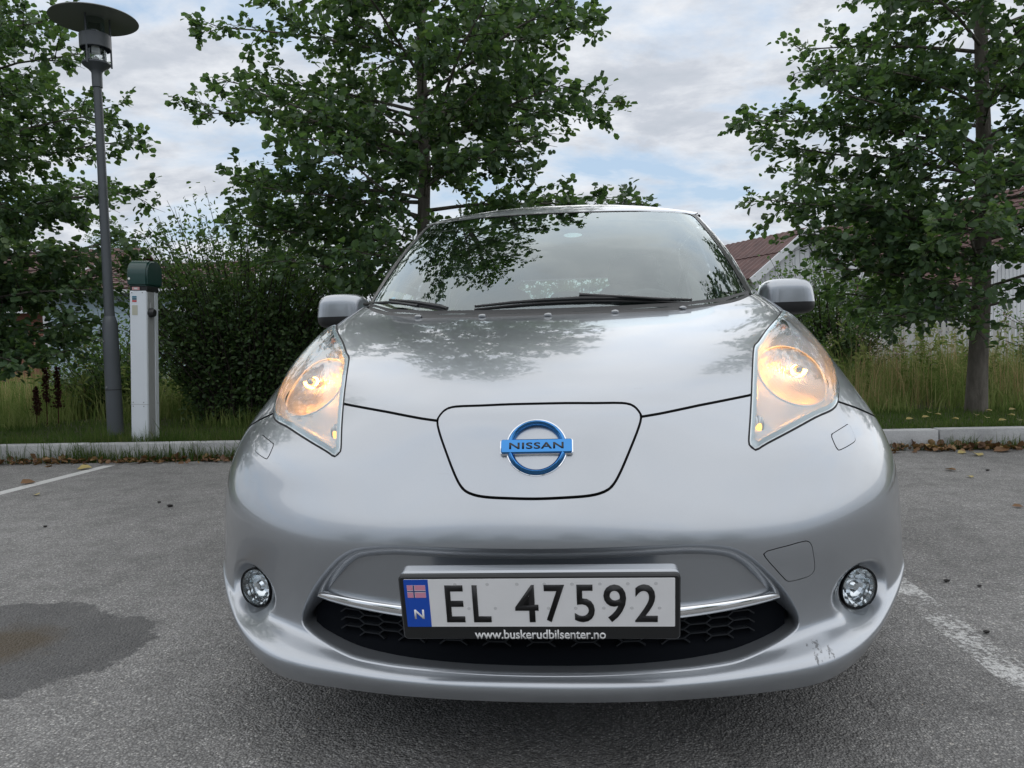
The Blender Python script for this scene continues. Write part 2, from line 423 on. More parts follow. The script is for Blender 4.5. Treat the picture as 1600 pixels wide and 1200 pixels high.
M['gloss_black'] = plain('gloss_black', (.008, .009, .01), .32)
M['grille'] = plain('grille_plastic', (.004, .005, .007), .85, spec=.06)
M['rubber'] = plain('rubber', (.018, .018, .019), .65, bump=.3, bscale=300)
M['tyre'] = plain('tyre_rubber', (.022, .022, .022), .8, bump=.4, bscale=160)
M['chrome'] = plain('chrome', (.80, .81, .82), .06, 1.0)
M['blue_chrome'] = plain('blue_chrome', (.06, .22, .50), .05, 1.0)
M['alloy'] = plain('alloy', (.55, .56, .58), .28, .9)
M['wind_glass'] = glassy('windscreen_glass', (.80, .89, .87), 1.6)
M['side_glass'] = glassy('side_glass', (.52, .66, .60), 1.3)
M['lens'] = glassy('lens_plastic', (.92, .95, .97), 1.0, .0, 1.5, .04)
M['seat'] = plain('seat_fabric', (.045, .047, .05), .9, bump=.3, bscale=500)
M['dash'] = plain('dash_plastic', (.030, .031, .033), .6, bump=.2, bscale=700)
M['liner'] = plain('headliner', (.32, .31, .30), .9)
M['plate_white'] = plain('plate_white', (.80, .80, .81), .38, noise=.05, nscale=25)
M['plate_blue'] = plain('plate_blue', (.005, .075, .48), .35)
M['ink'] = plain('plate_ink', (.008, .008, .009), .4)
M['white'] = plain('white_print', (.8, .8, .8), .45)
M['flag_pink'] = plain('faded_red', (.66, .28, .40), .45)
M['flag_blue'] = plain('flag_blue', (.03, .05, .20), .45)
M['teal'] = plain('teal_sticker', (.03, .42, .62), .5)
M['halo'] = plain('oval_sticker', (.5, .62, .62), .5)
def reflector_mat(name, fl=True):
    t = NT(name); co = t.coord()
    w = t.node('ShaderNodeTexWave', {'Vector': t.mapping(co, (1, .35, .25), (0, .12, 0)), 'Scale': 62.0, 'Distortion': 2.4, 'Detail': 2.0, 'Detail Scale': 1.4}, wave_type='BANDS', bands_direction='X').outputs['Fac']
    v = t.node('ShaderNodeTexVoronoi', {'Vector': t.mapping(co, (1, 1, .45)), 'Scale': 46.0}, feature='F1').outputs['Distance']
    h = t.math('ADD', w, t.math('MULTIPLY', v, 1.2))
    t.set(Base_Color=(.74, .74, .75, 1), Metallic=1.0, Roughness=.37, Normal=t.bump(h, .5, .004)); return t.m
M['reflector'] = reflector_mat('reflector_chrome')
M['housing'] = plain('lamp_housing', (.74, .76, .79), .22, .25, coat=.5)
M['housing_soft'] = plain('lamp_shelf', (.66, .62, .62), .35, .2)
M['lens_edge'] = plain('lens_edge', (.62, .66, .68), .12, .15, coat=1.0)
M['bulb'] = emit('lit_bulb', (1.0, .34, .04), 125)
M['bulb_small'] = emit('lit_marker', (1.0, .42, .10), 1.6)
M['amber'] = plain('amber_bulb', (.55, .33, .28), .2, coat=.5)
M['fog_mirror'] = plain('fog_mirror', (.80, .81, .83), .2, .45, coat=.6, bump=.8, bscale=120)
M['jet'] = plain('washer_jet', (.30, .31, .32), .12, .9)
M['facet'] = plain('lamp_facet', (.86, .87, .88), .09, 1.0)
M['grille_bar'] = plain('grille_bar', (.011, .013, .016), .5, spec=.25)
M['white_trim'] = plain('lamp_trim', (.78, .80, .83), .3, coat=.4)
# ------------------------------------------------------------------ the car
car = thing('parked_car', 'silver electric hatchback with both headlights glowing orange, parked nose forward on the asphalt', 'car')
AX = np.abs(BODY.V[:, 0])
def xz(s): return np.stack([np.abs(s.V[:, 0]), s.V[:, 2]], 1)
front = lambda s: s.V[:, 1] < 1.62
HEAD = smooth_poly([(.449,.654),(.441,.660),(.439,.672),(.466,.738),(.497,.805),(.531,.858),(.555,.8735),(.607,.906),(.667,.937),(.712,.960),(.733,.967),(.752,.952),(.768,.922),(.783,.885),(.794,.845),(.786,.803),(.755,.768),(.712,.731),(.69,.718),(.665,.711),(.618,.703),(.545,.684),(.476,.664)], 3)
LID = smooth_poly([(0,.7605),(.06,.7602),(.117,.7585),(.176,.7565),(.198,.7505),(.209,.739),(.2125,.7295),(.207,.712),(.188,.674),(.164,.629),(.1465,.605),(.1275,.595),(.099,.590),(.05,.588),(0,.587),(-.05,.588),(-.099,.590),(-.1275,.595),(-.1465,.605),(-.164,.629),(-.188,.674),(-.207,.712),(-.2125,.7295),(-.209,.739),(-.198,.7505),(-.176,.7565),(-.117,.7585),(-.06,.7602)], 3)
_gr = [(.15,.498),(.27,.4975),(.33,.492),(.375,.482),(.41,.462),(.444,.43),(.48,.389),(.508,.348),(.521,.315),(.518,.295),(.497,.283),(.45,.270),(.386,.2585),(.325,.254),(.26,.2515),(.13,.2495)]
GRILLE = smooth_poly([(0,.498)]+_gr+[(0,.249)]+[(-x, z) for x, z in _gr[::-1]], 3)
HOOD = [(-.3,.7265),(.2125,.7290),(.25,.7325),(.34,.7435),(.471,.7565),(.52,.775),(.60,.82),(.68,.90),(.705,.955),(.718,.966),(.722,.985),(.712,1.02),(.70,1.06),(.66,1.3),(-.3,1.3)]
FEND = [(.60,.80),(.66,.72),(.69,.722),(.705,.7265),(.77,.704),(.832,.679),(.89,.655),(1.2,.55),(1.2,1.4),(.66,1.4),(.70,1.06),(.712,1.02),(.722,.985),(.718,.966),(.705,.955),(.68,.90)]
WASH = [(.640,.660),(.643,.666),(.692,.677),(.703,.679),(.709,.674),(.709,.650),(.702,.643),(.654,.6335),(.646,.6355),(.642,.645)]
WASH = smooth_poly(WASH, 2)
TOW = smooth_poly([(.440,.459),(.447,.466),(.495,.471),(.533,.474),(.546,.465),(.551,.446),(.556,.418),(.552,.401),(.529,.396),(.497,.395),(.488,.401),(.465,.428)], 2)
FOGC, FOGR = (.686, .3265), .047
def arch(s): return np.where(np.abs(s.V[:, 0]) > .55, np.minimum(np.hypot(s.V[:, 1]-.955, s.V[:, 2]-.316)-.362, np.hypot(s.V[:, 1]-3.655, s.V[:, 2]-.316)-.362), 1.0)
GAP = .0025
def fl(depth, fwd=.0): return lambda p, n: [p-n*depth*.35, p-n*depth]
B0 = clip(BODY, arch(BODY))
rear = lambda s: s.V[:, 1]-1.62
# --- panels cut from the one body surface
def pick(s, *fields):
    for f in fields: s = clip(s, f(s))
    return s
nH = lambda s: np.where(s.V[:, 1] < 1.6, -sdf(HEAD, xz(s))-.0030, 1.0)
inL = lambda s: np.where(s.V[:, 1] < .8, sdf(LID, xz(s)), -1.0)
inHood = lambda s: np.where(s.V[:, 1] < 1.9, sdf(HOOD, xz(s)), -1.0)
inF = lambda s: sdf(FEND, xz(s))
lid = pick(B0, lambda s: inL(s)-GAP)
charge_lid = build('charge_port_lid', lid, M['paint'], car, off=.0006, flange=fl(.012), flange_mat=M['gap'])
hood = pick(B0, lambda s: inHood(s)-GAP, lambda s: -inL(s)-GAP, nH)
hood_ob = build('hood', hood, M['paint'], car, flange=fl(.014), flange_mat=M['gap'])
fen_all = pick(B0, lambda s: np.maximum(np.where(s.V[:, 1] > .62, inF(s), np.where(np.abs(s.V[:, 0]) > .5, inF(s), -1)), np.where((s.V[:, 1] > .80) & (s.V[:, 2] < .70), s.V[:, 1]-.80, -1))-GAP, nH)
ycut = lambda a, b: (lambda s: np.minimum(s.V[:, 1]-a, b-s.V[:, 1])-.0025)
for sg in (-1, 1):
    sd = lambda s, sg=sg: s.V[:, 0]*sg
    build('fender', pick(fen_all, sd, ycut(-1, 1.60)), M['paint'], car, flange=fl(.012), flange_mat=M['gap'])
    for a, b, nm in ((1.60, 2.62, 'door'), (2.62, 3.42, 'door')):
        dr = build(nm, pick(fen_all, sd, ycut(a, b)), M['paint'], car, flange=fl(.012), flange_mat=M['gap'])
        box('door_handle', (sg*.878, b-.16, .84), (.03, .19, .028), M['paint'], dr, bevel=.01)
build('rear_body', pick(fen_all, ycut(3.42, 9)), M['paint'], car, flange=fl(.012), flange_mat=M['gap'])
phiG = lambda s: np.where(s.V[:, 1] < .6, sdf(GRILLE, xz(s)), -1.0)
phiW = lambda s: np.where(s.V[:, 1] < .8, sdf(WASH, xz(s)), -1.0)
phiT = lambda s: np.where(s.V[:, 1] < .8, sdf(TOW, np.stack([s.V[:, 0], s.V[:, 2]], 1)), -1.0)
fogd = lambda s: np.where(s.V[:, 1] < .8, FOGR-np.hypot((np.abs(s.V[:, 0])-FOGC[0])*.92, s.V[:, 2]-FOGC[1]), -1.0)
bum = pick(B0, lambda s: np.where((s.V[:, 1] > .80), .80-s.V[:, 1], 1.0), lambda s: -inHood(s)-GAP, lambda s: -inL(s)-GAP, lambda s: -np.where(np.abs(s.V[:, 0]) > .5, inF(s), -1)-GAP, nH)
# soft scoop round each fog lamp: the bumper sinks towards the lamp
def scoop(V):
    r = np.hypot((np.abs(V[:, 0])-FOGC[0])/.088, (V[:, 2]-FOGC[1]-.004)/.066)
    k = np.clip((1.0-r)/.42, 0, 1); k = k*k*(3-2*k)
    return np.where(V[:, 1] < .8, k, 0)
k = scoop(bum.V)
bum.V = bum.V.copy(); bum.V[:, 1] += .034*k
bum2 = pick(bum, lambda s: -phiW(s)-.0006, lambda s: -phiT(s)-.0011, lambda s: -fogd(s))
def grille_in(p):
    q = np.array([[abs(p[0]), p[2]]]); e = .002
    g = np.array([sdf(GRILLE, q+[e, 0])-sdf(GRILLE, q-[e, 0]), sdf(GRILLE, q+[0, e])-sdf(GRILLE, q-[0, e])]).ravel()
    l = np.hypot(*g)+1e-9
    return np.array([g[0]/l*(1 if p[0] >= 0 else -1), 0, g[1]/l])
bum_plain = pick(bum2, lambda s: -phiG(s))
def bumper_flange(p, n):
    q = np.array([[abs(p[0]), p[2]]])
    if p[1] < .35 and abs(sdf(GRILLE, q)[0]) < .0015:
        d = grille_in(p); up = np.clip((p[2]-.292)/.06, 0, 1)
        w = .003+.023*up
        return [p+d*.003+np.array([0, .002, 0]), p+d*w+np.array([0, .020+.004*up, 0]), p+d*(w+.002)+np.array([0, .05, 0]), p+d*(w+.002)+np.array([0, .12, 0])]
    z = -n*.010
    return [p+z*.35, p+z*.6, p+z*.8, p+z]
bumper = build('front_bumper', bum_plain, M['paint'], car, flange=bumper_flange)
for sg in (-1, 1):
    build('washer_cover', pick(bum, lambda s: s.V[:, 0]*sg, lambda s: phiW(s)-.0010), M['paint'], car, off=.0010, flange=fl(.008), flange_mat=M['gap'])
build('tow_hook_cover', pick(bum, lambda s: phiT(s)-.0006), M['paint'], car, off=.0004, flange=fl(.008), flange_mat=M['gap'])
# dark liner just behind every panel gap
liner = pick(B0, lambda s: np.where(s.V[:, 1] < 1.7, 1.0, -1.0), lambda s: -phiG(s)-.012, lambda s: np.where(s.V[:, 1] < 1.6, -sdf(HEAD, xz(s))-.002, 1.0), lambda s: -fogd(s)-.03)
kl = scoop(liner.V); liner.V = liner.V.copy(); liner.V[:, 1] += .034*kl
build('inner_liner', liner, M['gap'], car, off=-.0145)

BVB = BVHTree.FromPolygons([tuple(v) for v in BODY.V], BODY.F)
def surf_at(x, z):
    h = BVB.ray_cast(Vector((x, -1, z)), Vector((0, 1, 0)))
    return (h[0], h[1]) if h[0] is not None else (None, None)

# --- fog lamps
for sg in (-1, 1):
    p, _ = surf_at(sg*FOGC[0], FOGC[1]); c = Vector((sg*FOGC[0], p.y+.040, FOGC[1]))
    d = Vector((sg*.42, -1, -.02)).normalized()           # lamp looks slightly outwards
    Mx = Matrix.Translation(c) @ d.to_track_quat('Z', 'Y').to_matrix().to_4x4()
    fog = lathe('fog_lamp', [(.0462, .010), (.0462, .006), (.0455, .004), (.0445, -.01), (.0445, -.03), (.0, -.035)], M['gap'], car, 36, Mx)
    lathe('fog_reflector', [(.0435, .010), (.040, .0), (.034, -.012), (.022, -.022), (.012, -.026), (0, -.026)], M['facet'], fog, 18, Mx).data.polygons.foreach_set('use_smooth', [False]*90)
    lathe('fog_bulb_shield', [(0, .004), (.008, .004), (.0135, -.002), (.0135, -.02)], M['chrome'], fog, 16, Mx)
    lathe('fog_lens', [(.0445, .014), (.038, .0185), (.025, .022), (.012, .0235), (0, .024)], M['lens'], fog, 36, Mx)
    lathe('fog_bezel', [(.0478, .012), (.0475, .0165), (.0458, .0165), (.0452, .010)], M['gloss_black'], fog, 36, Mx)
    # painted throat between bumper and lamp
    vs, fs = [], []
    for i in range(40):
        a = 2*PI*i/40; x = FOGC[0]+FOGR/.92*math.cos(a)*1.0; z = FOGC[1]+FOGR*math.sin(a)
        q, _ = surf_at(sg*x, z)
        kk = scoop(np.array([[x, q.y, z]]))[0]; y0 = q.y+.034*kk
        e = Mx @ Vector((.0475*math.cos(a)*sg, .0475*math.sin(a), .012))
        th = Vector((sg*x, y0, z)); e2 = Mx.inverted() @ th; ang = math.atan2(e2.y, e2.x)
        inn = Mx @ Vector((.0475*math.cos(ang), .0475*math.sin(ang), .006))
        vs += [th+Vector((0, -.0005, 0)), th.lerp(inn, .5)+Vector((0, .004, 0)), inn]
    for i in range(40):
        j = (i+1) % 40
        for k_ in range(2): fs.append((i*3+k_, j*3+k_, j*3+k_+1, i*3+k_+1))
    mesh('fog_surround', vs, fs, M['paint'], fog)

# --- headlights
def hz(s): return np.where(s.V[:, 1] < 1.6, sdf(HEAD, xz(s)), -1.0)
for sg in (-1, 1):
    half = clip(BODY, hz(BODY)); half = clip(half, half.V[:, 0]*sg)
    # bowls in the lamp as seen from the front: centre x, z, half width, half height, vertex depth, rim depth
    bowls = [(.634, .7905, .108, .069, .0), (.700, .9155, .029, .026, .0)]
    def bow(s):
        o = np.full(len(s.V), -1.0)
        for cx, cz, a, b, _ in bowls:
            Q = s.V-s.N*.026; o = np.maximum(o, 1-((np.abs(Q[:, 0])-cx)/a)**2-((Q[:, 2]-cz)/b)**2)
        return o
    hs = pick(half, lambda s: -bow(s))
    ph = np.clip(sdf(HEAD, xz(hs))/.02, 0, 1)
    head = build('headlight', hs, M['housing'], car, offs=-(.004+.022*ph))
    ln = pick(half, lambda s: hz(s)-.0012)
    ph = np.clip(sdf(HEAD, xz(ln))/.055, 0, 1); ph = ph*(2-ph)
    tip = np.clip((ln.V[:, 2]-.86)/.10, 0, 1)
    build('headlight_lens', ln, M['lens'], head, offs=.003+.013*ph+.004*tip)
    # bright moulded edge of the lens and dark seal round it
    rim = pick(half, lambda s: hz(s)+.0, lambda s: .0085-hz(s))
    ph = np.clip(sdf(HEAD, xz(rim))/.055, 0, 1); ph = ph*(2-ph); tip = np.clip((rim.V[:, 2]-.86)/.10, 0, 1)
    build('lens_edge', rim, M['lens_edge'], head, offs=.0015+.013*ph+.004*tip, flange=lambda p, n: [p-n*.02])
    seal = clip(BODY, np.where(BODY.V[:, 1] < 1.6, sdf(HEAD, xz(BODY))+.0036, -1)); seal = clip(seal, seal.V[:, 0]*sg); seal = pick(seal, lambda s: .002-hz(s))
    build('headlight_seal', seal, M['gap'], head, off=.0002)
    HB = BVHTree.FromPolygons([tuple(v) for v in (BODY.V-BODY.N*.026)], BODY.F)
    for bi, (cx, cz, a, b, _) in enumerate(bowls):
        vs, fs = [], []; NA, NR = 96, 26
        ys = []
        for i in range(NA):
            t = 2*PI*i/NA; h = HB.ray_cast(Vector((sg*(cx+a*1.01*math.cos(t)), -1, cz+b*1.01*math.sin(t))), Vector((0, 1, 0)))
            ys.append(h[0].y if h[0] is not None else .9)
        yb = max(ys)+.004; dp = .070 if bi == 0 else .025
        ym = float(np.mean(ys)); yb = ym-.005
        for r in range(1, NR+1):
            q = r/NR
            for i in range(NA):
                t = 2*PI*i/NA
                fx_ = a*q*math.cos(t); fz_ = b*q*math.sin(t); rip = (.0019*math.sin(fx_*430+fz_*130)+.0011*math.sin(fz_*260-fx_*90)) if bi == 0 and q < .95 else 0
                vs.append((sg*(cx+fx_), ym+dp+rip*min(1, 6*(1-q))+(ys[i]+.003-ym-dp)*q*q, cz+fz_))
        wv = [vs[(NR-1)*NA+i] for i in range(NA)]+[(sg*(cx+a*1.035*math.cos(2*PI*i/NA)), ys[i]-.004, cz+b*1.035*math.sin(2*PI*i/NA)) for i in range(NA)]
        mesh('reflector_wall', wv, [(i, (i+1) % NA, NA+(i+1) % NA, NA+i) for i in range(NA)], M['white_trim'], head)
        c0 = len(vs); vs.append((sg*cx, ym+dp, cz))
        for r in range(NR-1):
            for i in range(NA):
                j = (i+1) % NA; fs.append((r*NA+i, r*NA+j, (r+1)*NA+j, (r+1)*NA+i))
        for i in range(NA): fs.append((c0, i, (i+1) % NA))
        mesh('reflector' if bi == 0 else 'signal_reflector', vs, fs, M['reflector'] if bi == 0 else M['fog_mirror'], head)
        bm = bmesh.new()
        if bi == 0:
            bulb_c = Vector((sg*(cx+.012), yb+.026, cz+.010))
            bmesh.ops.create_uvsphere(bm, u_segments=14, v_segments=10, radius=1, matrix=Matrix.Translation(bulb_c) @ Matrix.Diagonal((.0115, .020, .0115, 1)))
            from_bm('bulb', bm, M['bulb'], head, smooth=True)
            bm = bmesh.new()
            for i_ in range(13):
                a_ = PI*(1+i_/12); bm.verts.new(bulb_c+Vector((.022*math.cos(a_), -.026, .020*math.sin(a_)))); bm.verts.new(bulb_c+Vector((.022*math.cos(a_), .020, .020*math.sin(a_))))
            bm.verts.ensure_lookup_table()
            for i_ in range(12): bm.faces.new((bm.verts[2*i_], bm.verts[2*i_+2], bm.verts[2*i_+3], bm.verts[2*i_+1]))
            from_bm('bulb_shield', bm, M['housing_soft'], head, smooth=True)
            lathe('bulb_cap', [(0, .014), (.008, .013), (.0115, .006), (.0115, -.012)], M['chrome'], head, 18, Matrix.Translation(bulb_c+Vector((0, -.022, 0))) @ Vector((0, -1, 0)).to_track_quat('Z', 'Y').to_matrix().to_4x4())
        else:
            bmesh.ops.create_uvsphere(bm, u_segments=14, v_segments=10, radius=1, matrix=Matrix.Translation((sg*cx, yb+.004, cz)) @ Matrix.Diagonal((.011, .016, .012, 1)))
            from_bm('signal_bulb', bm, M['amber'], head, smooth=True)
    # chrome ring round the main bowl
    pts = []
    for i in range(49):
        t = 2*PI*i/48; h = HB.ray_cast(Vector((sg*(.634+.110*math.cos(t)), -1, .7905+.071*math.sin(t))), Vector((0, 1, 0)))
        if h[0] is not None: pts.append(h[0]+Vector((0, -.002, 0)))
    tube('reflector_ring', pts, .0022, M['white_trim'], head, 6)
    # marker lamp in the lower inner corner
    q = HB.ray_cast(Vector((sg*.473, -1, .6885)), Vector((0, 1, 0)))[0]
    bm = bmesh.new(); bmesh.ops.create_uvsphere(bm, u_segments=18, v_segments=12, radius=1, matrix=Matrix.Translation(q+Vector((0, .004, 0))) @ Matrix.Rotation(sg*.25, 4, 'Y') @ Matrix.Diagonal((.016, .010, .026, 1)))
    mk = from_bm('marker_lamp', bm, M['reflector'], head, smooth=True)
    bm = bmesh.new(); bmesh.ops.create_uvsphere(bm, u_segments=10, v_segments=8, radius=1, matrix=Matrix.Translation(q+Vector((sg*.001, -.004, -.004))) @ Matrix.Rotation(sg*.35, 4, 'Y') @ Matrix.Diagonal((.0075, .005, .015, 1)))
    from_bm('marker_bulb', bm, M['bulb_small'], head, smooth=True)
# ------------------------------------------------------------------ grille, plate, emblem
def plan(x, z=.42):
    p, n = surf_at(x, z); return p.y
XS = np.linspace(-.50, .50, 61)
def strip(name, rows, mat, parent, smooth=True):
    """rows: list of functions x -> (y, z)"""
    vs = []; fs = []; n = len(XS)
    for f in rows:
        for x in XS:
            y, z = f(x); vs.append((x, y, z))
    for r in range(len(rows)-1):
        for i in range(n-1): fs.append((r*n+i, r*n+i+1, (r+1)*n+i+1, (r+1)*n+i))
    return mesh(name, vs, fs, mat, parent, smooth)
PL = {round(float(x), 4): plan(float(x), .40) for x in XS}
yp = lambda x: PL[round(float(x), 4)]
bar_t = lambda x: .3575+.0115*(abs(x)/.47)**2
bar_b = lambda x: bar_t(x)-.031+.011*(abs(x)/.47)**2
strip('grille_panel', [lambda x: (yp(x)+.040, .515), lambda x: (yp(x)+.026, .478), lambda x: (yp(x)+.027, .45), lambda x: (yp(x)+.036, .40), lambda x: (yp(x)+.041, bar_t(x)-.004)], M['paint'], car)
strip('chrome_bar', [lambda x: (yp(x)+.045, bar_t(x)), lambda x: (yp(x)+.030, bar_t(x)-.0005), lambda x: (yp(x)+.0265, bar_t(x)-.003), lambda x: (yp(x)+.0255, (bar_t(x)+bar_b(x))/2), lambda x: (yp(x)+.0285, bar_b(x)+.003), lambda x: (yp(x)+.034, bar_b(x)), lambda x: (yp(x)+.05, bar_b(x)+.002)], M['chrome'], car)
lower = strip('lower_grille', [lambda x: (yp(x)+.052, .36), lambda x: (yp(x)+.052, .288), lambda x: (yp(x)+.046, .282), lambda x: (yp(x)+.014+.03*(x/.5)**2, .2475+.02*(x/.5)**2), lambda x: (yp(x)+.012+.03*(x/.5)**2, .232)], M['grille'], car)
bm = bmesh.new()
def bar(a, b, r=.0022):
    a, b = Vector(a), Vector(b); t = (b-a); L = t.length
    if L < 1e-6: return
    bm_box(bm, (a+b)/2, (L, .016, r*2), t.to_track_quat('X', 'Z').to_matrix().to_4x4())
HW, HH = .0285, .0090
for r in range(4):
    zc = .284+r*HH*2
    for c in range(-9, 10):
        xc = c*HW*1.55; zz = zc+(HH if c % 2 else 0)
        P6 = [(xc-HW, zz), (xc-HW*.55, zz+HH), (xc+HW*.55, zz+HH), (xc+HW, zz)]
        for (x0, z0), (x1, z1) in zip(P6[:-1], P6[1:]):
            if abs(x0) < .475 and abs(x1) < .475 and z0 < .352:
                bar((x0, plan(x0, .40)+.046, z0), (x1, plan(x1, .40)+.046, z1), .0013)
from_bm('grille_mesh', bm, M['grille_bar'], lower)
# plate bracket, holder and plate: they lean with the overhang of the bumper
pc = at(841, 941, Y=-.012)
TILT = math.radians(13)
PM = Matrix.Translation(pc) @ Matrix.Rotation(math.radians(-.35), 4, 'Y') @ Matrix.Rotation(PI/2+TILT, 4, 'X')    # local x right, y up, z towards the viewer
def rrect(w, h, r, n=6):
    o = []
    for cx, cy, a0 in ((w/2-r, h/2-r, 0), (-w/2+r, h/2-r, PI/2), (-w/2+r, -h/2+r, PI), (w/2-r, -h/2+r, 1.5*PI)):
        for k in range(n+1):
            a = a0+PI/2*k/n; o.append((cx+r*math.cos(a), cy+r*math.sin(a)))
    return o
def slab(name, w, h, r, z0, z1, mat, parent, cx=0, cy=0, chamfer=.0, Mx=None):
    bm = bmesh.new(); lv = [(0, z0), (0, z1-chamfer)]+([(chamfer, z1)] if chamfer else [])
    rings = [[bm.verts.new((x+cx, y+cy, z)) for x, y in rrect(w-2*i, h-2*i, max(r-i, .0004))] for i, z in lv]
    n = len(rings[0])
    for a, b in zip(rings[:-1], rings[1:]):
        for k in range(n): bm.faces.new((a[k], a[(k+1) % n], b[(k+1) % n], b[k]))
    bm.faces.new(rings[0][::-1]); bm.faces.new(rings[-1])
    bmesh.ops.transform(bm, matrix=PM if Mx is None else Mx, verts=bm.verts)
    return from_bm(name, bm, mat, parent, smooth=True)
slab('plate_bracket', .516, .128, .012, -.042, -.016, M['paint'], car, cy=-.0105, chamfer=.006)
slab('bracket_step', .506, .118, .010, -.016, -.008, M['paint'], car, cy=-.0075, chamfer=.004)
slab('plate_holder', .514, .1335, .009, -.008, .002, M['black'], car, cy=-.0105, chamfer=.003)
plate = slab('number_plate', .4935, .0985, .0015, .002, .0032, M['plate_white'], car, cx=0, cy=.0005)
slab('country_band', .0455, .0985, .0008, .0032, .0036, M['plate_blue'], plate, cx=-.2240, cy=.0005)
TX = lambda x, y, z: PM @ Matrix.Translation((x, y, z))
zx = lambda v: (v-805.5)/1405*.4935                # x in the enlarged view of the plate -> metres on the plate
def zy(v): return (268-v)/267*.0985
for ch, x0, x1 in (('E', 318, 416), ('L', 462, 556), ('4', 684, 806), ('7', 838, 944), ('5', 994, 1098), ('9', 1144, 1260), ('2', 1304, 1420)):
    text_mesh('plate_character', ch, M['ink'], .0765, (x1-x0)/1405*.4935*1.0, bold=.012, depth=.0009, parent=plate, M=TX(zx((x0+x1)/2), zy(270), .0032))
fl_w = .0345; fx = -.2240; fy = zy(199)
slab('flag', fl_w, .0258, .0004, .0036, .0038, M['white'], plate, cx=fx, cy=fy)
for sx, w in ((-.0118, .0105), (.0072, .0198)):
    for sy in (-1, 1):
        slab('flag_field', w, .0105, .0003, .0038, .0040, M['flag_pink'], plate, cx=fx+sx, cy=fy+sy*.0076)
slab('flag_cross', fl_w, .0022, .0002, .0038, .0041, M['flag_blue'], plate, cx=fx, cy=fy)
slab('flag_cross', .0024, .0258, .0002, .0041, .0043, M['flag_blue'], plate, cx=fx-.0047, cy=fy)
text_mesh('country_letter', 'N', M['white'], .0195, .0185, bold=.02, depth=.0004, parent=plate, M=TX(-.2225, zy(328), .0036))
text_mesh('holder_lettering', 'www.buskerudbilsenter.no', M['white'], .0195, .2430, bold=.016, depth=.0004, parent=plate, M=TX(zx(806), zy(446), .0021), space=.98)
# rivet dimples pressed into the plate
bm = bmesh.new()
DM = plain('plate_dimple', (.60, .60, .61), .45)
for xx in (375, 545, 700, 842, 985, 1128, 1270, 1412):
    bmesh.ops.create_cone(bm, cap_ends=True, segments=12, radius1=.0036, radius2=.0030, depth=.0004, matrix=TX(zx(xx), zy(162), .0033))
for xx in (440, 580, 858, 1000, 1145, 1288, 1430):
    bmesh.ops.create_cone(bm, cap_ends=True, segments=12, radius1=.0036, radius2=.0030, depth=.0004, matrix=TX(zx(xx), zy(296), .0033))
kind(from_bm('plate_dimples', bm, DM, plate), 'stuff')

# emblem on the charge lid
ep, en = surf_at(.0005, .6785)
en = en if en.y < 0 else -en
EM = Matrix.Translation(ep) @ en.to_track_quat('Z', 'Y').to_matrix().to_4x4()
emb = lathe('emblem_ring', [(.0600, .0), (.0597, .003), (.0570, .0085), (.0535, .0105), (.0500, .0085), (.0475, .003), (.0472, .0)], M['blue_chrome'], charge_lid, 64, EM)
slab('emblem_bar', .141, .0300, .004, .001, .0105, M['blue_chrome'], emb, chamfer=.002, Mx=EM)
slab('emblem_bar_edge', .145, .0335, .005, .0, .006, M['chrome'], emb, chamfer=.0015, Mx=EM)
lathe('emblem_ring_edge', [(.0615, .0), (.0613, .0022), (.0590, .0030)], M['chrome'], emb, 64, EM)
text_mesh('emblem_lettering', 'NISSAN', M['ink'], .0140, .1080, bold=.022, depth=.0006, parent=emb, M=EM @ Matrix.Translation((0, 0, .0105)), space=1.08)

# ------------------------------------------------------------------ greenhouse
def lerp(a, b, t): return np.array(a)*(1-t)+np.array(b)*t
G0 = [(0,.985,.983),(.2,1.0,.985),(.4,1.06,.992),(.55,1.17,1.008),(.652,1.31,1.036),(.71,1.46,1.035),(.765,1.75,1.005),(.795,2.3,1.012),(.785,3.0,1.035),(.74,3.65,1.055),(.55,4.10,1.075),(.25,4.2,1.08),(0,4.21,1.08)]
G4 = [(0,1.93,1.442),(.2,1.94,1.4415),(.4,1.968,1.438),(.52,2.005,1.433),(.585,2.06,1.428),(.622,2.18,1.438),(.638,2.45,1.46),(.642,2.75,1.467),(.628,3.15,1.45),(.595,3.65,1.405),(.48,3.93,1.375),(.22,4.02,1.365),(0,4.03,1.365)]
GR = []
for t in (0, .25, .5, .75, 1):
    r_ = lerp(G0, G4, t); bl = math.sin(PI*t)
    r_[:5, 2] += .016*bl; r_[5:10, 0] += .022*bl; r_[4, 0] += .006*bl
    GR.append(r_)
GNET = fit_net(full_net(GR), 3)
_n = len(G0); _h = np.linspace(0, _n-1, 12*(_n-1)+1)
GH = grid_surf(loft_eval(GNET, np.linspace(0, 4, 61), np.concatenate([(_n-1)-_h[:0:-1], (_n-1)+_h])))
if GH.N[np.argmin(GH.V[:, 1])][1] > 0: GH.N *= -1; GH.F = [f[::-1] for f in GH.F]
WS = [(-.3,.96),(.40,.975),(.60,1.005),(.646,1.030),(.655,1.048),(.640,1.14),(.612,1.28),(.580,1.408),(.566,1.424),(.52,1.431),(.4,1.4365),(-.3,1.4405)]
ws = lambda s: np.where(s.V[:, 1] < 2.3, sdf(WS, xz(s)), -1.0)
wind = build('windscreen', clip(GH, ws(GH)-.001), M['wind_glass'], car)
build('windscreen_trim', pick(GH, lambda s: -ws(s)+.001, lambda s: ws(s)+.021), M['gloss_black'], car, off=.002)
yz = lambda s: np.stack([s.V[:, 1], s.V[:, 2]], 1)
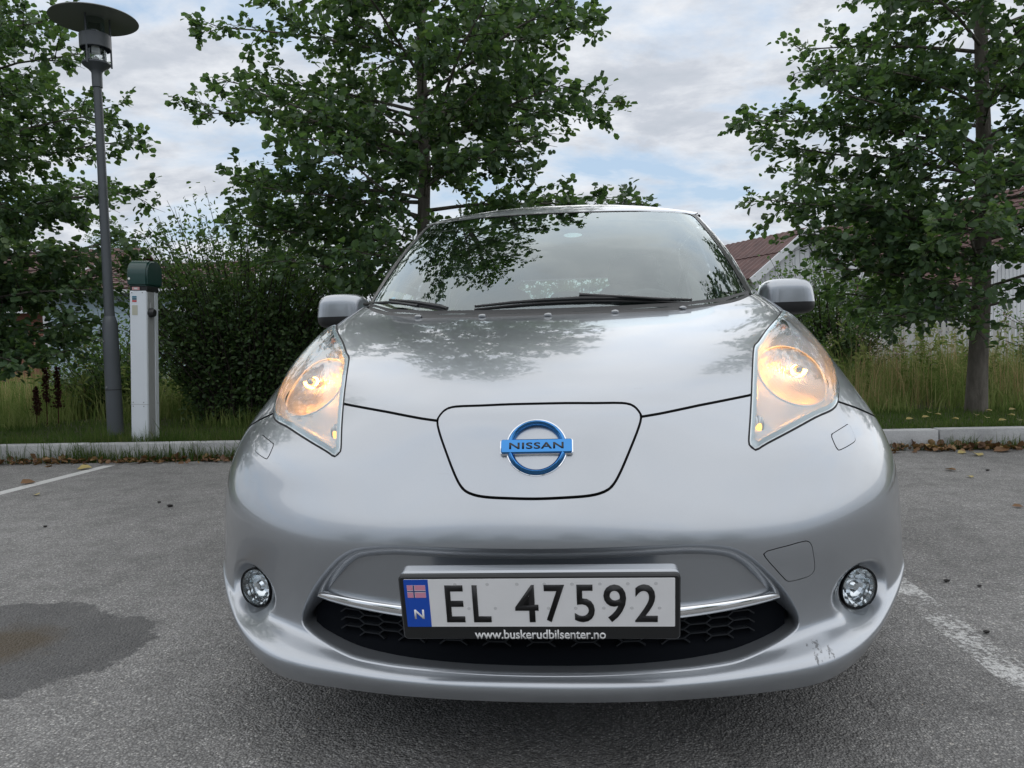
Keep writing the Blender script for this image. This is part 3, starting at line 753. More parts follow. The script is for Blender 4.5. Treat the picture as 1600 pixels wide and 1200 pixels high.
SW = [smooth_poly(p, 2) for p in ([(1.56,1.050),(1.60,1.064),(1.85,1.235),(2.06,1.360),(2.20,1.405),(2.40,1.418),(2.57,1.420),(2.575,1.05),(2.3,1.040),(1.9,1.038)],)]
SW.append([(2.66,1.052),(2.655,1.420),(2.9,1.418),(3.15,1.402),(3.28,1.34),(3.40,1.15),(3.42,1.075)])
sw = lambda s: np.where(np.abs(s.V[:, 0]) > .5, np.maximum(sdf(SW[0], yz(s)), sdf(SW[1], yz(s))), -1.0)
rw = lambda s: np.where(s.V[:, 1] > 3.7, sdf([(-.3,1.12),(.48,1.12),(.44,1.34),(-.3,1.345)], xz(s)), -1.0)
build('pillar_frame', pick(GH, lambda s: -ws(s)-.021, lambda s: -sw(s)-.010, lambda s: -rw(s)), M['paint'], car, flange=fl(.018))
for sg in (-1, 1):
    build('side_window_trim', pick(GH, lambda s: s.V[:, 0]*sg, lambda s: -sw(s), lambda s: sw(s)+.010), M['gloss_black'], car, off=.001)
    for q in SW:
        build('side_window', pick(GH, lambda s: s.V[:, 0]*sg, lambda s: np.where(np.abs(s.V[:, 0]) > .5, sdf(q, yz(s)), -1.0)), M['side_glass'], car, off=-.004)
build('rear_window', clip(GH, rw(GH)), M['side_glass'], car, off=-.003)
# roof
ST = [(0, .585, 1.440, .012), (.12, .615, 1.482, .030), (.32, .634, 1.524, .056), (.62, .640, 1.546, .075), (1.1, .630, 1.540, .085), (1.65, .598, 1.480, .072), (2.06, .47, 1.372, .012)]
RN = []
for dy, w, zc, dr in ST:
    RN.append([(s_*w, 1.932+.125*abs(s_)**2.6*(1-dy/2.06)+dy-.10*abs(s_)**2*(dy/2.06), zc-dr*abs(s_)**2.4) for s_ in (-1, -.85, -.6, -.3, 0, .3, .6, .85, 1)])
RNET = fit_net(np.array(RN), 4)
ROOF = grid_surf(loft_eval(RNET, np.linspace(0, 6, 61), np.linspace(0, 8, 65)))
if ROOF.N[len(ROOF.N)//2][2] < 0: ROOF.N *= -1; ROOF.F = [f[::-1] for f in ROOF.F]
build('roof', ROOF, M['paint'], car, off=.003)
build('headliner', ROOF, M['liner'], car, off=-.035)
for sg in (-1, 1):                                      # black ditch strip between roof and door frames
    pts = [Vector(G4[i]) + Vector((0, 0, .004)) for i in range(5, 11)]
    tube('roof_strip', [(p.x*sg, p.y, p.z) for p in pts], .008, M['gloss_black'], car, 6)
# cowl, wipers, washer jets
CW = np.linspace(-.66, .66, 45)
def cowl(x):
    a = abs(x); return np.interp(a, [0, .2, .4, .55, .652, .69], [.985, 1.0, 1.06, 1.17, 1.31, 1.37]), np.interp(a, [0, .2, .4, .55, .652, .69], [.983, .985, .992, 1.008, 1.036, 1.045])
vs, fs = [], []
for x in CW:
    y, z = cowl(x)
    vs += [(x, y+.004, z+.012), (x, y-.004, z-.001), (x, y-.035, z-.014), (x, y-.05, z-.03)]
for i in range(len(CW)-1):
    for k_ in range(3): fs.append((i*4+k_, i*4+k_+1, i*4+k_+5, i*4+k_+4))
mesh('cowl_panel', vs, fs, M['black'], car)
GBV = BVHTree.FromPolygons([tuple(v) for v in GH.V], GH.F)
def on_glass(px, py, lift=.007):
    d = Vector(ray(px, py)).normalized(); h = GBV.ray_cast(Vector(CAM_LOC), d)
    if h[0] is None: return None
    n = h[1] if h[1].dot(d) < 0 else -h[1]
    return h[0]+n*lift
def wiper(pts, rad, arm):
    P_ = [p for p in (on_glass(*q) for q in pts) if p is not None]
    if len(P_) < 2: return
    w_ = tube('wiper', P_, rad, M['black'], car, 8)
    A_ = [p for p in (on_glass(a, b, .013) for a, b in arm) if p is not None]
    if len(A_) > 1: tube('wiper_arm', A_, [.0065]+[.005]*(len(A_)-1), M['gloss_black'], w_, 8)
    E_ = [p+Vector((0, -.004, -.010)) for p in P_]; tube('wiper_rubber', E_, .004, M['rubber'], w_, 6)
wiper([(742, 482), (800, 476), (850, 472), (905, 469.5), (960, 469), (1020, 470), (1080, 471.5)], [.004, .005, .006, .007, .0065, .006, .004], [(905, 466.5), (980, 470), (1045, 474)])
wiper([(571, 470.5), (610, 471), (650, 475), (690, 482), (700, 485)], [.004, .006, .007, .005, .003], [(575, 478), (615, 477), (655, 483)])
HBV = BVHTree.FromPolygons([tuple(v) for v in BODY.V], BODY.F)
for px, py in ((653, 492), (753, 491), (856, 489.5), (961, 484.5), (1067, 478.5)):
    h = HBV.ray_cast(Vector(CAM_LOC), Vector(ray(px, py)).normalized())[0]
    h = HBV.ray_cast(Vector(CAM_LOC), Vector(ray(px, py+5)).normalized())[0] or h or at(px, py, Y=1.0)
    bm = bmesh.new(); bmesh.ops.create_uvsphere(bm, u_segments=16, v_segments=10, radius=1, matrix=Matrix.Translation(h+Vector((0, .004, .005))) @ Matrix.Diagonal((.0125, .010, .0065, 1)))
    from_bm('washer_jet', bm, M['jet'], car, smooth=True)
# mirrors
def superell(name, c, h, mat, parent, e=.55, zcut=None, n=28):
    bm = bmesh.new(); f = lambda v, p: math.copysign(abs(v)**p, v)
    g = []
    for i in range(n+1):
        a = -PI/2+PI*i/n; r_ = []
        for j in range(2*n):
            b = 2*PI*j/(2*n)
            x, y, z = f(math.cos(a), e)*f(math.cos(b), e), f(math.cos(a), e)*f(math.sin(b), .8), f(math.sin(a), e)
            r_.append(bm.verts.new((c[0]+h[0]*x*(1-.10*z), c[1]+h[1]*y, c[2]+h[2]*z)))
        g.append(r_)
    for i in range(n):
        for j in range(2*n):
            q = (g[i][j], g[i][(j+1) % (2*n)], g[i+1][(j+1) % (2*n)], g[i+1][j])
            zc = sum(v.co.z for v in q)/4
            if zcut is None or (zcut[0] <= zc <= zcut[1]): bm.faces.new(q)
    bmesh.ops.delete(bm, geom=[v for v in bm.verts if not v.link_faces], context='VERTS')
    bmesh.ops.remove_doubles(bm, verts=bm.verts, dist=1e-5)
    return from_bm(name, bm, mat, parent, smooth=True)
for sg in (-1, 1):
    c = (sg*.888, 1.755, 1.046); h = (.104, .085, .070)
    mr = superell('mirror', c, h, M['paint'], car, .5, (1.0235, 2))
    superell('mirror_base', (c[0], c[1], c[2]), (h[0]-.001, h[1]-.001, h[2]), M['black'], mr, .5, (0, 1.0235))
    box('mirror_arm', (sg*.775, 1.76, 1.005), (.13, .06, .035), M['black'], mr, bevel=.012)
    box('mirror_glass', (sg*.888, 1.8345, 1.05), (.17, .012, .10), M['chrome'], mr, bevel=.004)
# wheels
for wy in (.955, 3.655):
    for sg in (-1, 1):
        Mw = Matrix.Translation((sg*.775, wy, .316)) @ Matrix.Rotation(sg*PI/2, 4, 'Y')
        wl = lathe('wheel', [(0, .06), (.05, .062), (.06, .05), (.19, .03), (.2, .07), (.205, .085), (.21, .08), (.205, -.08), (.19, -.09)], M['alloy'], car, 40, Mw)
        lathe('tyre', [(.206, .082), (.222, .098), (.262, .104), (.296, .100), (.312, .086), (.3165, .05), (.3165, -.05), (.312, -.086), (.296, -.100), (.262, -.104), (.222, -.098), (.206, -.082)], M['tyre'], wl, 56, Mw)
        bm = bmesh.new()
        for k_ in range(6):
            bm_box(bm, (0, 0, 0), (.17, .045, .02), Matrix.Rotation(k_*PI/3, 4, 'Z') @ Matrix.Translation((.115, 0, .066)))
        bmesh.ops.transform(bm, matrix=Mw, verts=bm.verts); from_bm('spokes', bm, M['alloy'], wl)
# wheel housings, floor
box('underbody', (0, 2.25, .255), (1.20, 3.9, .10), M['gap'], car)
box('radiator_block', (0, .42, .42), (.95, .28, .44), M['gap'], car)
box('bulkhead', (0, 1.40, .72), (1.16, .04, .48), M['gap'], car)
for sg in (-1, 1):
    vs, fs = [], []
    for i in range(17):
        a = PI*(-.08+1.16*i/16)
        for x in (.60, .868): vs.append((sg*x, .955-.366*math.cos(a), .316+.366*math.sin(a)))
    for i in range(16): fs.append((i*2, i*2+1, i*2+3, i*2+2))
    mesh('arch_liner', vs, fs, M['gap'], car)
    vs2 = [(x, y+2.7, z) for x, y, z in vs]; mesh('arch_liner', vs2, fs, M['gap'], car)
    box('arch_wall', (sg*.60, .955, .40), (.01, .78, .48), M['gap'], car)
# --- interior
dash = superell('dashboard', (0, 1.62, .90), (.70, .33, .10), M['dash'], car, .6)
box('cabin_floor', (0, 2.6, .34), (1.4, 2.4, .06), M['gap'], car)
for sg in (-1, 1): box('door_lining', (sg*.77, 2.5, .72), (.03, 1.9, .58), M['dash'], car)
for sx in (-.36, .36):
    st = superell('front_seat', (sx, 2.33, .52), (.25, .27, .11), M['seat'], car, .5)
    bk = superell('seat_back', (sx, 2.62, .86), (.24, .085, .33), M['seat'], st, .5)
    superell('headrest', (sx, 2.68, 1.255), (.13, .055, .085), M['seat'], st, .5)
    for q in (-.05, .05): tube('headrest_post', [(sx+q, 2.67, 1.1), (sx+q, 2.68, 1.22)], .007, M['chrome'], st, 6)
rs = superell('rear_seat', (0, 3.2, .52), (.62, .28, .12), M['seat'], car, .5)
superell('seat_back', (0, 3.5, .84), (.62, .09, .30), M['seat'], rs, .5)
for sx in (-.38, 0, .38): superell('headrest', (sx, 3.56, 1.15), (.12, .05, .07), M['seat'], rs, .5)
stw = Matrix.Translation((.36, 1.98, .93)) @ Matrix.Rotation(math.radians(-62), 4, 'X')
bm = bmesh.new(); tube_bm(bm, [stw @ Vector((.185*math.cos(2*PI*i/40), .185*math.sin(2*PI*i/40), 0)) for i in range(41)], .015, 8, False)
sw_ = from_bm('steering_wheel', bm, M['dash'], car, smooth=True)
lathe('steering_boss', [(0, .03), (.06, .025), (.085, .0), (.07, -.03), (.03, -.12)], M['dash'], sw_, 20, stw)
for a in (PI*.5, PI*1.2, PI*1.8): tube('steering_spoke', [stw @ Vector((.06*math.cos(a), .06*math.sin(a), 0)), stw @ Vector((.18*math.cos(a), .18*math.sin(a), 0))], .013, M['dash'], sw_, 6)
superell('rear_view_mirror', (0, 1.98, 1.335), (.12, .02, .032), M['dash'], car, .5)
tube('belt', [(.62, 2.55, 1.30), (.55, 2.58, 1.0), (.50, 2.5, .6)], .014, M['dash'], car, 6)
# stickers inside the windscreen
def sticker(name, px, py, w, h, mat):
    p = on_glass(px, py, -.006)
    d = Vector(ray(px, py)).normalized(); n = GBV.ray_cast(Vector(CAM_LOC), d)[1]; n = n if n.dot(d) < 0 else -n
    lathe(name, [(0, .0005), (1, 0), (1, -.0005), (0, -.001)], mat, wind, 24, Matrix.Translation(p) @ n.to_track_quat('Z', 'Y').to_matrix().to_4x4() @ Matrix.Diagonal((w, h, 1, 1)))
sticker('oval_sticker', 895, 365, .036, .030, M['halo'])
sticker('blue_sticker', 609, 467, .014, .022, M['teal'])
# ------------------------------------------------------------------ ground
def asphalt_nodes(t):
    co = t.coord()
    v = t.node('ShaderNodeTexVoronoi', {'Vector': co, 'Scale': 170.0, 'Randomness': 1.0}, feature='F1')
    v2 = t.node('ShaderNodeTexVoronoi', {'Vector': t.mapping(co, (1, 1, 1), (0, 0, .7)), 'Scale': 62.0}, feature='F1')
    sepc = t.node('ShaderNodeSeparateColor', {'Color': v.outputs['Color']}).outputs[0]
    sep2 = t.node('ShaderNodeSeparateColor', {'Color': v2.outputs['Color']}).outputs[0]
    stone = t.ramp(sepc, [(.0, (.140, .136, .131)), (.35, (.212, .206, .198)), (.72, (.285, .280, .270)), (.90, (.32, .315, .305)), (1.0, (.50, .49, .465))])
    big = t.ramp(sep2, [(.86, 0.0), (.89, 1.0)])
    stone = t.mix(t.math('MULTIPLY', big, t.ramp(v2.outputs['Distance'], [(.28, 1.0), (.42, .0)])), stone, t.mix(t.node('ShaderNodeSeparateColor', {'Color': v2.outputs['Color']}).outputs[1], (.20, .195, .19), (.50, .48, .44)))
    tar = t.ramp(v.outputs['Distance'], [(.36, 0.0), (.62, 1.0)])
    col = t.mix(t.math('MULTIPLY', tar, .75), stone, (.125, .124, .123))
    tone = t.noise(.75, 5, co, .62); col = t.mix(1.0, col, t.ramp(tone, [(.30, .74), (.5, 1.0), (.72, 1.20)]), 'MULTIPLY')
    fine = t.noise(7, 5, co, .65); col = t.mix(1.0, col, t.ramp(fine, [(.32, .78), (.5, 1.0), (.7, 1.16)]), 'MULTIPLY')
    # damp patch left by another car, oily brown in the middle
    wob = t.node('ShaderNodeVectorMath', {0: co, 1: t.node('ShaderNodeVectorMath', {0: t.node('ShaderNodeVectorMath', {0: t.noise(5.5, 5, co, .65, 'Color'), 1: (.5, .5, .5)}, operation='SUBTRACT').outputs[0], 1: (.34, .34, 0)}, operation='MULTIPLY').outputs[0]}, operation='ADD').outputs[0]
    loc = t.mapping(wob, (1/.58, 1/.42, 0), (0, 0, 0), (1.83/.58, -.78/.42, 0))
    dist = t.node('ShaderNodeVectorMath', {0: loc}, operation='LENGTH').outputs['Value']
    damp = t.ramp(dist, [(.0, 1.0), (.97, 1.0), (1.005, .0)])
    oil = t.ramp(t.node('ShaderNodeVectorMath', {0: t.mapping(wob, (1/.26, 1/.24, 0), (0, 0, 0), (1.74/.26, -.80/.24, 0))}, operation='LENGTH').outputs['Value'], [(.45, 1.0), (1.15, 0.0)])
    col = t.mix(t.math('MULTIPLY', damp, .95), col, t.mix(.68, col, (.024, .024, .026)))
    col = t.mix(t.math('MULTIPLY', oil, .9), col, (.060, .042, .020))
    h = t.math('ADD', t.math('MULTIPLY', v.outputs['Distance'], -1.0), t.math('MULTIPLY', fine, .8))
    h = t.math('ADD', h, t.math('MULTIPLY', v2.outputs['Distance'], -.8))
    rough = t.mix(damp, (.86,)*3, (.55,)*3)
    return co, col, h, rough
def asphalt():
    t = NT('asphalt'); co, col, h, rough = asphalt_nodes(t)
    t.set(Base_Color=col, Roughness=rough, Normal=t.bump(h, .9, .006)); return t.m
def line_paint(wear):
    t = NT('worn_line_paint'); co, col, h, rough = asphalt_nodes(t)
    n = t.math('ADD', t.math('MULTIPLY', t.noise(60, 4, co, .7), .6), t.math('MULTIPLY', t.noise(4.0, 4, co, .6), .5))
    m_ = t.ramp(n, [(wear, 0.0), (wear+.09, 1.0)])
    t.set(Base_Color=t.mix(m_, col, (.55, .55, .54)), Roughness=rough, Normal=t.bump(h, .9, .006)); return t.m
asph = asphalt()
kind(fast_mesh('parking_lot', [(-40, -45, 0), (40, -45, 0), (40, 4.86, 0), (-40, 4.86, 0)], [(0, 1, 2, 3)], asph), 'structure')
def sheet(name, x0, x1, y0, y1, z, mat): return kind(fast_mesh(name, [(x0, y0, z), (x1, y0, z), (x1, y1, z), (x0, y1, z)], [(0, 1, 2, 3)], mat), 'structure')
lp_ok, lp_worn, lp_faint = line_paint(.40), line_paint(.535), line_paint(.655)
sheet('bay_marking', -3.87, -3.77, -1.0, 4.64, .0004, lp_ok)
sheet('bay_marking', 1.13, 1.24, -2.0, 4.60, .0004, lp_worn)
sheet('bay_marking', -1.30, -1.19, -2.0, 4.60, .0004, lp_faint)
sheet('bay_marking', 3.70, 3.80, -1.0, 4.60, .0004, lp_worn)
def soil():
    t = NT('meadow_soil'); co = t.coord()
    t.set(Base_Color=t.mix(t.noise(9, 6, co, .7), (.025, .032, .012), (.085, .075, .035)), Roughness=.95, Normal=t.bump(t.noise(30, 4, co), .8, .03)); return t.m
sm = soil()
kind(fast_mesh('ground', [(-700, -700, -.03), (700, -700, -.03), (700, 900, -.03), (-700, 900, -.03)], [(0, 1, 2, 3)], sm), 'structure')
# raised verge behind the kerb
nx, ny = 121, 41
gx, gy = np.meshgrid(np.linspace(-30, 30, nx), 5.0+np.linspace(0, 1, ny)**1.7*32)
rng = np.random.default_rng(5)
gz = .135+.025*np.sin(gx*1.7+gy*.6)*np.clip((gy-5.2)/2, 0, 1)+.02*np.sin(gx*.53-gy*1.3)*np.clip((gy-5.2)/2, 0, 1)
gi = np.arange((nx-1)*(ny-1)); ga = (gi//(nx-1))*nx+gi % (nx-1)
kind(fast_mesh('grass_verge', np.stack([gx, gy, gz], 2).reshape(-1, 3), np.stack([ga, ga+1, ga+nx+1, ga+nx], 1), sm, smooth=True), 'structure')
# kerb of pale granite blocks
def granite():
    t = NT('granite'); co = t.coord()
    c = t.mix(t.noise(130, 3, co, .7), (.26, .265, .27), (.52, .525, .53)); c = t.mix(1.0, c, t.ramp(t.noise(3.5, 5, co, .65), [(.3, .72), (.6, 1.08)]), 'MULTIPLY')
    t.set(Base_Color=c, Roughness=.8, Normal=t.bump(t.noise(60, 4, co), .5, .006)); return t.m
gran = granite()
kerb = kind(box('kerb', (0, 4.925, .02), (60, .11, .06), gran), 'structure')
random.seed(4); kb = None
for i in range(-14, 14):
    if kb is None:
        kb = box('kerb_stone', (0, 0, 0), (.992, .135, .17), gran, kerb, bevel=.012)
    else:
        kb = kb.copy(); COL.objects.link(kb)
    kb.location = (i*1.0+.3, 4.925+random.uniform(-.006, .006), .068+random.uniform(-.004, .004)); kb.rotation_euler = (random.uniform(-.012, .012), 0, random.uniform(-.006, .006))

# ------------------------------------------------------------------ foliage
def leaf_mat(name, c0, c1, trans=.35, rough=.45, scale=2.0, hi=None):
    t = NT(name); co = t.coord(); t.n.remove(t.b)
    geo = t.node('ShaderNodeNewGeometry')
    f = t.math('ADD', t.math('MULTIPLY', t.noise(scale, 3, co), .45), t.math('MULTIPLY', geo.outputs['Random Per Island'], .55))
    col = t.ramp(f, [(.25, c0), (.62, c1)]+([(.93, hi)] if hi else []))
    pb = t.node('ShaderNodeBsdfPrincipled', {'Base Color': col, 'Roughness': rough})
    tl = t.node('ShaderNodeBsdfTranslucent', {'Color': t.mix(1.0, col, (1.5, 1.65, .7), 'MULTIPLY')})
    x = t.node('ShaderNodeMixShader', {0: trans, 1: pb.outputs[0], 2: tl.outputs[0]}); t.l.new(x.outputs[0], t.o.inputs['Surface']); return t.m
def bark_mat(name, a, b, scale=14):
    t = NT(name); co = t.coord(); v = t.mapping(co, (1, 1, .28))
    n = t.noise(scale, 6, v, .7); t.set(Base_Color=t.ramp(n, [(.3, a), (.7, b)]), Roughness=.9, Normal=t.bump(n, .9, .03)); return t.m
M['alder_leaf'] = leaf_mat('alder_leaf', (.048, .090, .050), (.092, .155, .074), .42, .45, hi=(.14, .19, .08))
M['hedge_leaf'] = leaf_mat('hedge_leaf', (.052, .098, .044), (.098, .160, .066), .42, .55, hi=(.11, .15, .05))
M['bark'] = bark_mat('alder_bark', (.075, .066, .054), (.20, .18, .155))
M['twig'] = plain('twig', (.035, .028, .022), .85)
UP = np.array([0, 0, 1.0])
def unit(v): return v/(np.linalg.norm(v, axis=-1, keepdims=True)+1e-9)
def leaf_frames(rng, n, axis, droop=.25, tilt=.55):
    a = unit(axis+rng.normal(0, .45, (n, 3))-UP*droop)
    nn_ = unit(UP+rng.normal(0, tilt, (n, 3))); s_ = unit(np.cross(a, nn_)); nn_ = np.cross(s_, a)
    return a, s_, nn_
LEAF = [(0, 0, 0), (.30, .40, .10), (.78, .44, .12), (1.0, 0, -.04), (.78, -.44, .12), (.30, -.40, .10)]
def leaves_geo(P, a, s_, n_, L, shape=LEAF, wid=.85):
    V = np.stack([P+a*(L*t)[:, None]+s_*(L*w*wid)[:, None]+n_*(L*h)[:, None] for t, w, h in shape], 1).reshape(-1, 3)
    b = np.arange(len(P))[:, None]*6
    F = np.concatenate([b+np.array([0, 1, 2, 3]), b+np.array([0, 3, 4, 5])])
    return V, F
def tube_np(polys, n=5):
    """many tapered tubes as one vertex / quad array; polys = list of (pts (k,3), radii (k,))"""
    Vs, Fs = [], []; base = 0
    th = np.arange(n)*2*PI/n
    for pts, rad in polys:
        pts = np.asarray(pts); t = unit(np.gradient(pts, axis=0)); ref = np.where(np.abs(t[:, 2:3]) > .9, [[1., 0, 0]], [[0, 0, 1.]])
        s_ = unit(np.cross(t, ref)); u_ = np.cross(t, s_)
        ring = pts[:, None]+(s_[:, None]*np.cos(th)[None, :, None]+u_[:, None]*np.sin(th)[None, :, None])*np.asarray(rad)[:, None, None]
        k = len(pts); Vs.append(ring.reshape(-1, 3))
        i = np.arange((k-1)*n); r_, c_ = i//n, i % n
        Fs.append(base+np.stack([r_*n+c_, r_*n+(c_+1) % n, (r_+1)*n+(c_+1) % n, (r_+1)*n+c_], 1)); base += k*n
    return np.vstack(Vs), np.vstack(Fs)
LEAF_MESH = None
def alder(name, label, base, H, r0, seed, limbs_extra=(), R=2.2, h0=1.15, n_limb=50, dens=2.05, single=300, group=None, lsize=.067):
    global LEAF_MESH
    rng = np.random.default_rng(seed); base = np.array(base, float)
    root = thing(name, label, 'tree', tuple(base), group)
    zs = np.linspace(0, H, 15); wob = np.cumsum(rng.normal(0, .018, (15, 2)), 0); wob -= wob[0]
    tp = np.stack([wob[:, 0], wob[:, 1], zs], 1); tr = r0*(1-zs/H)**.8+.012; tr[0] *= 1.14
    V, F = tube_np([(tp, tr)], 14); fast_mesh('trunk', V, F, M['bark'], root, True)
    def on_trunk(z): return np.array([np.interp(z, zs, tp[:, 0]), np.interp(z, zs, tp[:, 1]), z])
    limbs = []; twigs = []
    specs = []
    for i in range(n_limb):
        q = (i+rng.uniform(0, .6))/n_limb; z = h0+(H-h0-.25)*q**.95
        az = i*2.39996+rng.normal(0, .3); ln = R*(.62+.38*math.sin(PI*min(1, (q*.9+.16))))*(1-.80*q**2.2)*rng.uniform(.78, 1.08)
        specs.append((z, az, ln, rng.uniform(.10, .42)+.75*q*q))
    for tx, ty, tz in limbs_extra:                       # a limb that reaches a given tip (relative to the base)
        ln = math.hypot(tx, ty); z = max(h0*.9, tz-ln*.28); specs.append((z, math.atan2(ty, tx), ln, (tz-z)/max(ln, .1)))
    LP, LA = [], []
    for z, az, ln, rise in specs:
        k = 7; t = np.linspace(0, 1, k); d = np.array([math.cos(az), math.sin(az), 0]); sd = np.array([-d[1], d[0], 0])
        pts = on_trunk(z)+d*(ln*t)[:, None]+UP*(ln*(rise*t-.10*t*t))[:, None]+np.cumsum(rng.normal(0, .022*ln/2, (k, 3)), 0)*t[:, None]
        rad = (.006+.0062*ln)*(1-t)**.9+.003; limbs.append((pts, rad))
        ns = int(max(5, ln*7.5))
        for j in range(ns):
            u = .16+.84*(j+rng.uniform(0, .8))/ns; u = min(u, 1)
            p = np.array([np.interp(u, t, pts[:, c]) for c in range(3)])
            s_ = (1 if j % 2 else -1); sl_ = (.22+.52*(1-u))*min(1, ln/1.6)*rng.uniform(.65, 1.15)+.10
            dd = unit(d*rng.uniform(.45, .9)+sd*s_*rng.uniform(.5, 1.0)+UP*rng.normal(.08, .28))
            kk = 5; tt = np.linspace(0, 1, kk); q = p+dd*(sl_*tt)[:, None]+UP*(sl_*(.12*tt-.20*tt**2))[:, None]+rng.normal(0, .012, (kk, 3))*tt[:, None]
            twigs.append((q, .0045*(1-tt)+.0018))
            nl = int(max(4, sl_/.036*dens)); uu = rng.uniform(.08, 1.0, nl)
            LP.append(np.stack([np.interp(uu, tt, q[:, c]) for c in range(3)], 1)+rng.normal(0, .036, (nl, 3)))
            sgn = np.where(rng.random(nl) > .5, 1, -1)[:, None]; sd2 = unit(np.cross(dd, UP))
            LA.append(dd*.75+sd2*sgn*.8+np.zeros((nl, 3)))
            if sl_ > .30:                                  # side shoots
                for m_ in range(int(sl_/.16)):
                    u2 = rng.uniform(.3, .9); p2 = np.array([np.interp(u2, tt, q[:, c]) for c in range(3)]); d2 = unit(dd*.6+rng.normal(0, .7, 3)); l2 = rng.uniform(.10, .22)
                    twigs.append((p2+d2*(l2*np.linspace(0, 1, 3))[:, None], np.array([.0026, .002, .0014])))
                    n2 = int(max(3, l2/.03*dens)); LP.append(p2+d2*(l2*rng.uniform(.2, 1.1, n2))[:, None]+rng.normal(0, .022, (n2, 3))); LA.append(np.tile(d2, (n2, 1)))
    V, F = tube_np(limbs, 6); kind(fast_mesh('limbs', V, F, M['bark'], root, True), 'stuff')
    V, F = tube_np(twigs, 3); kind(fast_mesh('twigs', V, F, M['twig'], root), 'stuff')
    LP = np.vstack(LP); LA = np.vstack(LA); n = len(LP)
    a, s_, n_ = leaf_frames(rng, n, LA, .25, .6); L = lsize*rng.uniform(.5, 1.35, n)
    big = []
    if single:
        W = LP+base; dcam = W-CAM_LOC; dep = dcam@CF; px = 800+FPX*(dcam@CR)/dep; py = 600-FPX*(dcam@CU)/dep
        face = np.abs(np.sum(n_*unit(dcam), 1))
        score = np.where((px > 5) & (px < 1595) & (py > 5) & (py < 640) & (dep > 0), L/dep*(.4+face), 0); big = np.argsort(-score)[:single]
    keep = np.ones(n, bool); keep[big] = False
    V, F = leaves_geo(LP[keep], a[keep], s_[keep], n_[keep], L[keep])
    crown = kind(fast_mesh('crown', V, F, M['alder_leaf'], root), 'stuff')
    if len(big):
        if LEAF_MESH is None:
            v0, f0 = leaves_geo(np.zeros((1, 3)), np.array([[1., 0, 0]]), np.array([[0, 1., 0]]), np.array([[0, 0, 1.]]), np.ones(1))
            tmp = fast_mesh('leaf', v0, f0, M['alder_leaf']); LEAF_MESH = tmp.data; bpy.data.objects.remove(tmp)
        for i in big:
            o = bpy.data.objects.new('leaf', LEAF_MESH); o.parent = crown
            mm = np.eye(4); mm[:3, 0] = a[i]*L[i]; mm[:3, 1] = s_[i]*L[i]; mm[:3, 2] = n_[i]*L[i]; mm[:3, 3] = LP[i]
            o.matrix_basis = Matrix(mm.tolist()); COL.objects.link(o)
    return root
def copy_tree(root, loc, rz, sc, label, group):
    r = root.copy(); COL.objects.link(r); r.location = loc; r.rotation_euler = (0, 0, rz); r.scale = (sc,)*3; r['label'] = label; r['group'] = group
    for ch in root.children:
        c = ch.copy(); COL.objects.link(c); c.parent = r
    return r
VZ = .13
t_mid = alder('alder_tree', 'round-leaved green tree rising straight behind the silver car', (-1.50, 6.3, VZ), 6.7, .066, 11,
      limbs_extra=[(2.15, -.2, 2.35), (1.95, .1, 3.30), (-2.25, -.1, 3.45), (-1.75, -.4, 2.15), (1.5, -.6, 2.0), (-2.0, .3, 2.8), (-1.9, -.3, 4.1), (1.6, .3, 4.1), (-1.2, -.7, 1.75), (.9, -.9, 1.8), (-.8, -1.2, 2.9), (.7, -1.1, 3.0), (-1.5, -.6, 2.5), (1.7, -.3, 2.15), (.25, -.9, 2.5), (-.3, -.85, 3.0), (.2, -.9, 3.5), (-.35, -.8, 2.0), (.45, -.7, 4.0), (-.5, -.7, 3.8), (-1.0, -.5, 3.3), (1.0, -.5, 2.7)])
t_right = alder('alder_tree', 'round-leaved green tree with a bare grey trunk base beside the brown-roofed house', (3.77, 6.35, VZ), 6.9, .078, 23,
      limbs_extra=[(-2.05, -.2, 2.25), (-2.15, .1, 3.05), (-1.5, -.4, 1.55), (-1.15, -.7, 1.0), (-1.6, .4, 3.8), (-.7, -1.0, 1.3), (.8, -.9, 1.5), (-1.0, -.9, 2.5), (-1.2, .4, 1.3), (-1.9, .2, 2.75), (.25, -.9, 2.3), (-.3, -.85, 2.9), (.2, -.9, 3.5), (-.35, -.8, 1.9), (-1.1, -.6, 3.2), (-1.3, -.5, 2.1), (-1.55, -.3, 1.85), (-1.6, .1, 2.2), (.7, -.7, 1.9), (.5, -.8, 2.8), (.9, -.6, 2.4), (-.9, -.4, 1.7), (1.0, -.3, 1.9), (-1.5, 0, 3.4), (-.6, -.8, 3.9)], h0=.95, R=1.85)
t_left = alder('alder_tree', 'round-leaved green tree hanging over the lamp post and pale blue house', (-6.70, 6.0, VZ), 7.6, .085, 37,
      limbs_extra=[(2.3, -.2, 3.35), (2.45, 0, 2.15), (2.2, -.4, 1.8), (2.3, .2, 2.7), (1.7, -.7, 1.1), (1.9, -.2, 1.35), (1.2, -1.0, 1.9), (1.2, -1.0, 3.0), (2.0, 0, 4.0), (1.4, -.8, 3.8), (1.6, -.7, 2.4), (1.9, -.5, 1.0), (1.3, -.8, .95), (2.2, .3, 1.9), (2.0, -.6, 2.0), (1.6, .6, 2.5), (1.8, -.9, 2.9), (1.0, -.6, 1.3), (1.5, .3, 1.6), (2.1, .5, 3.2), (1.7, -.5, 3.5)], h0=.85)
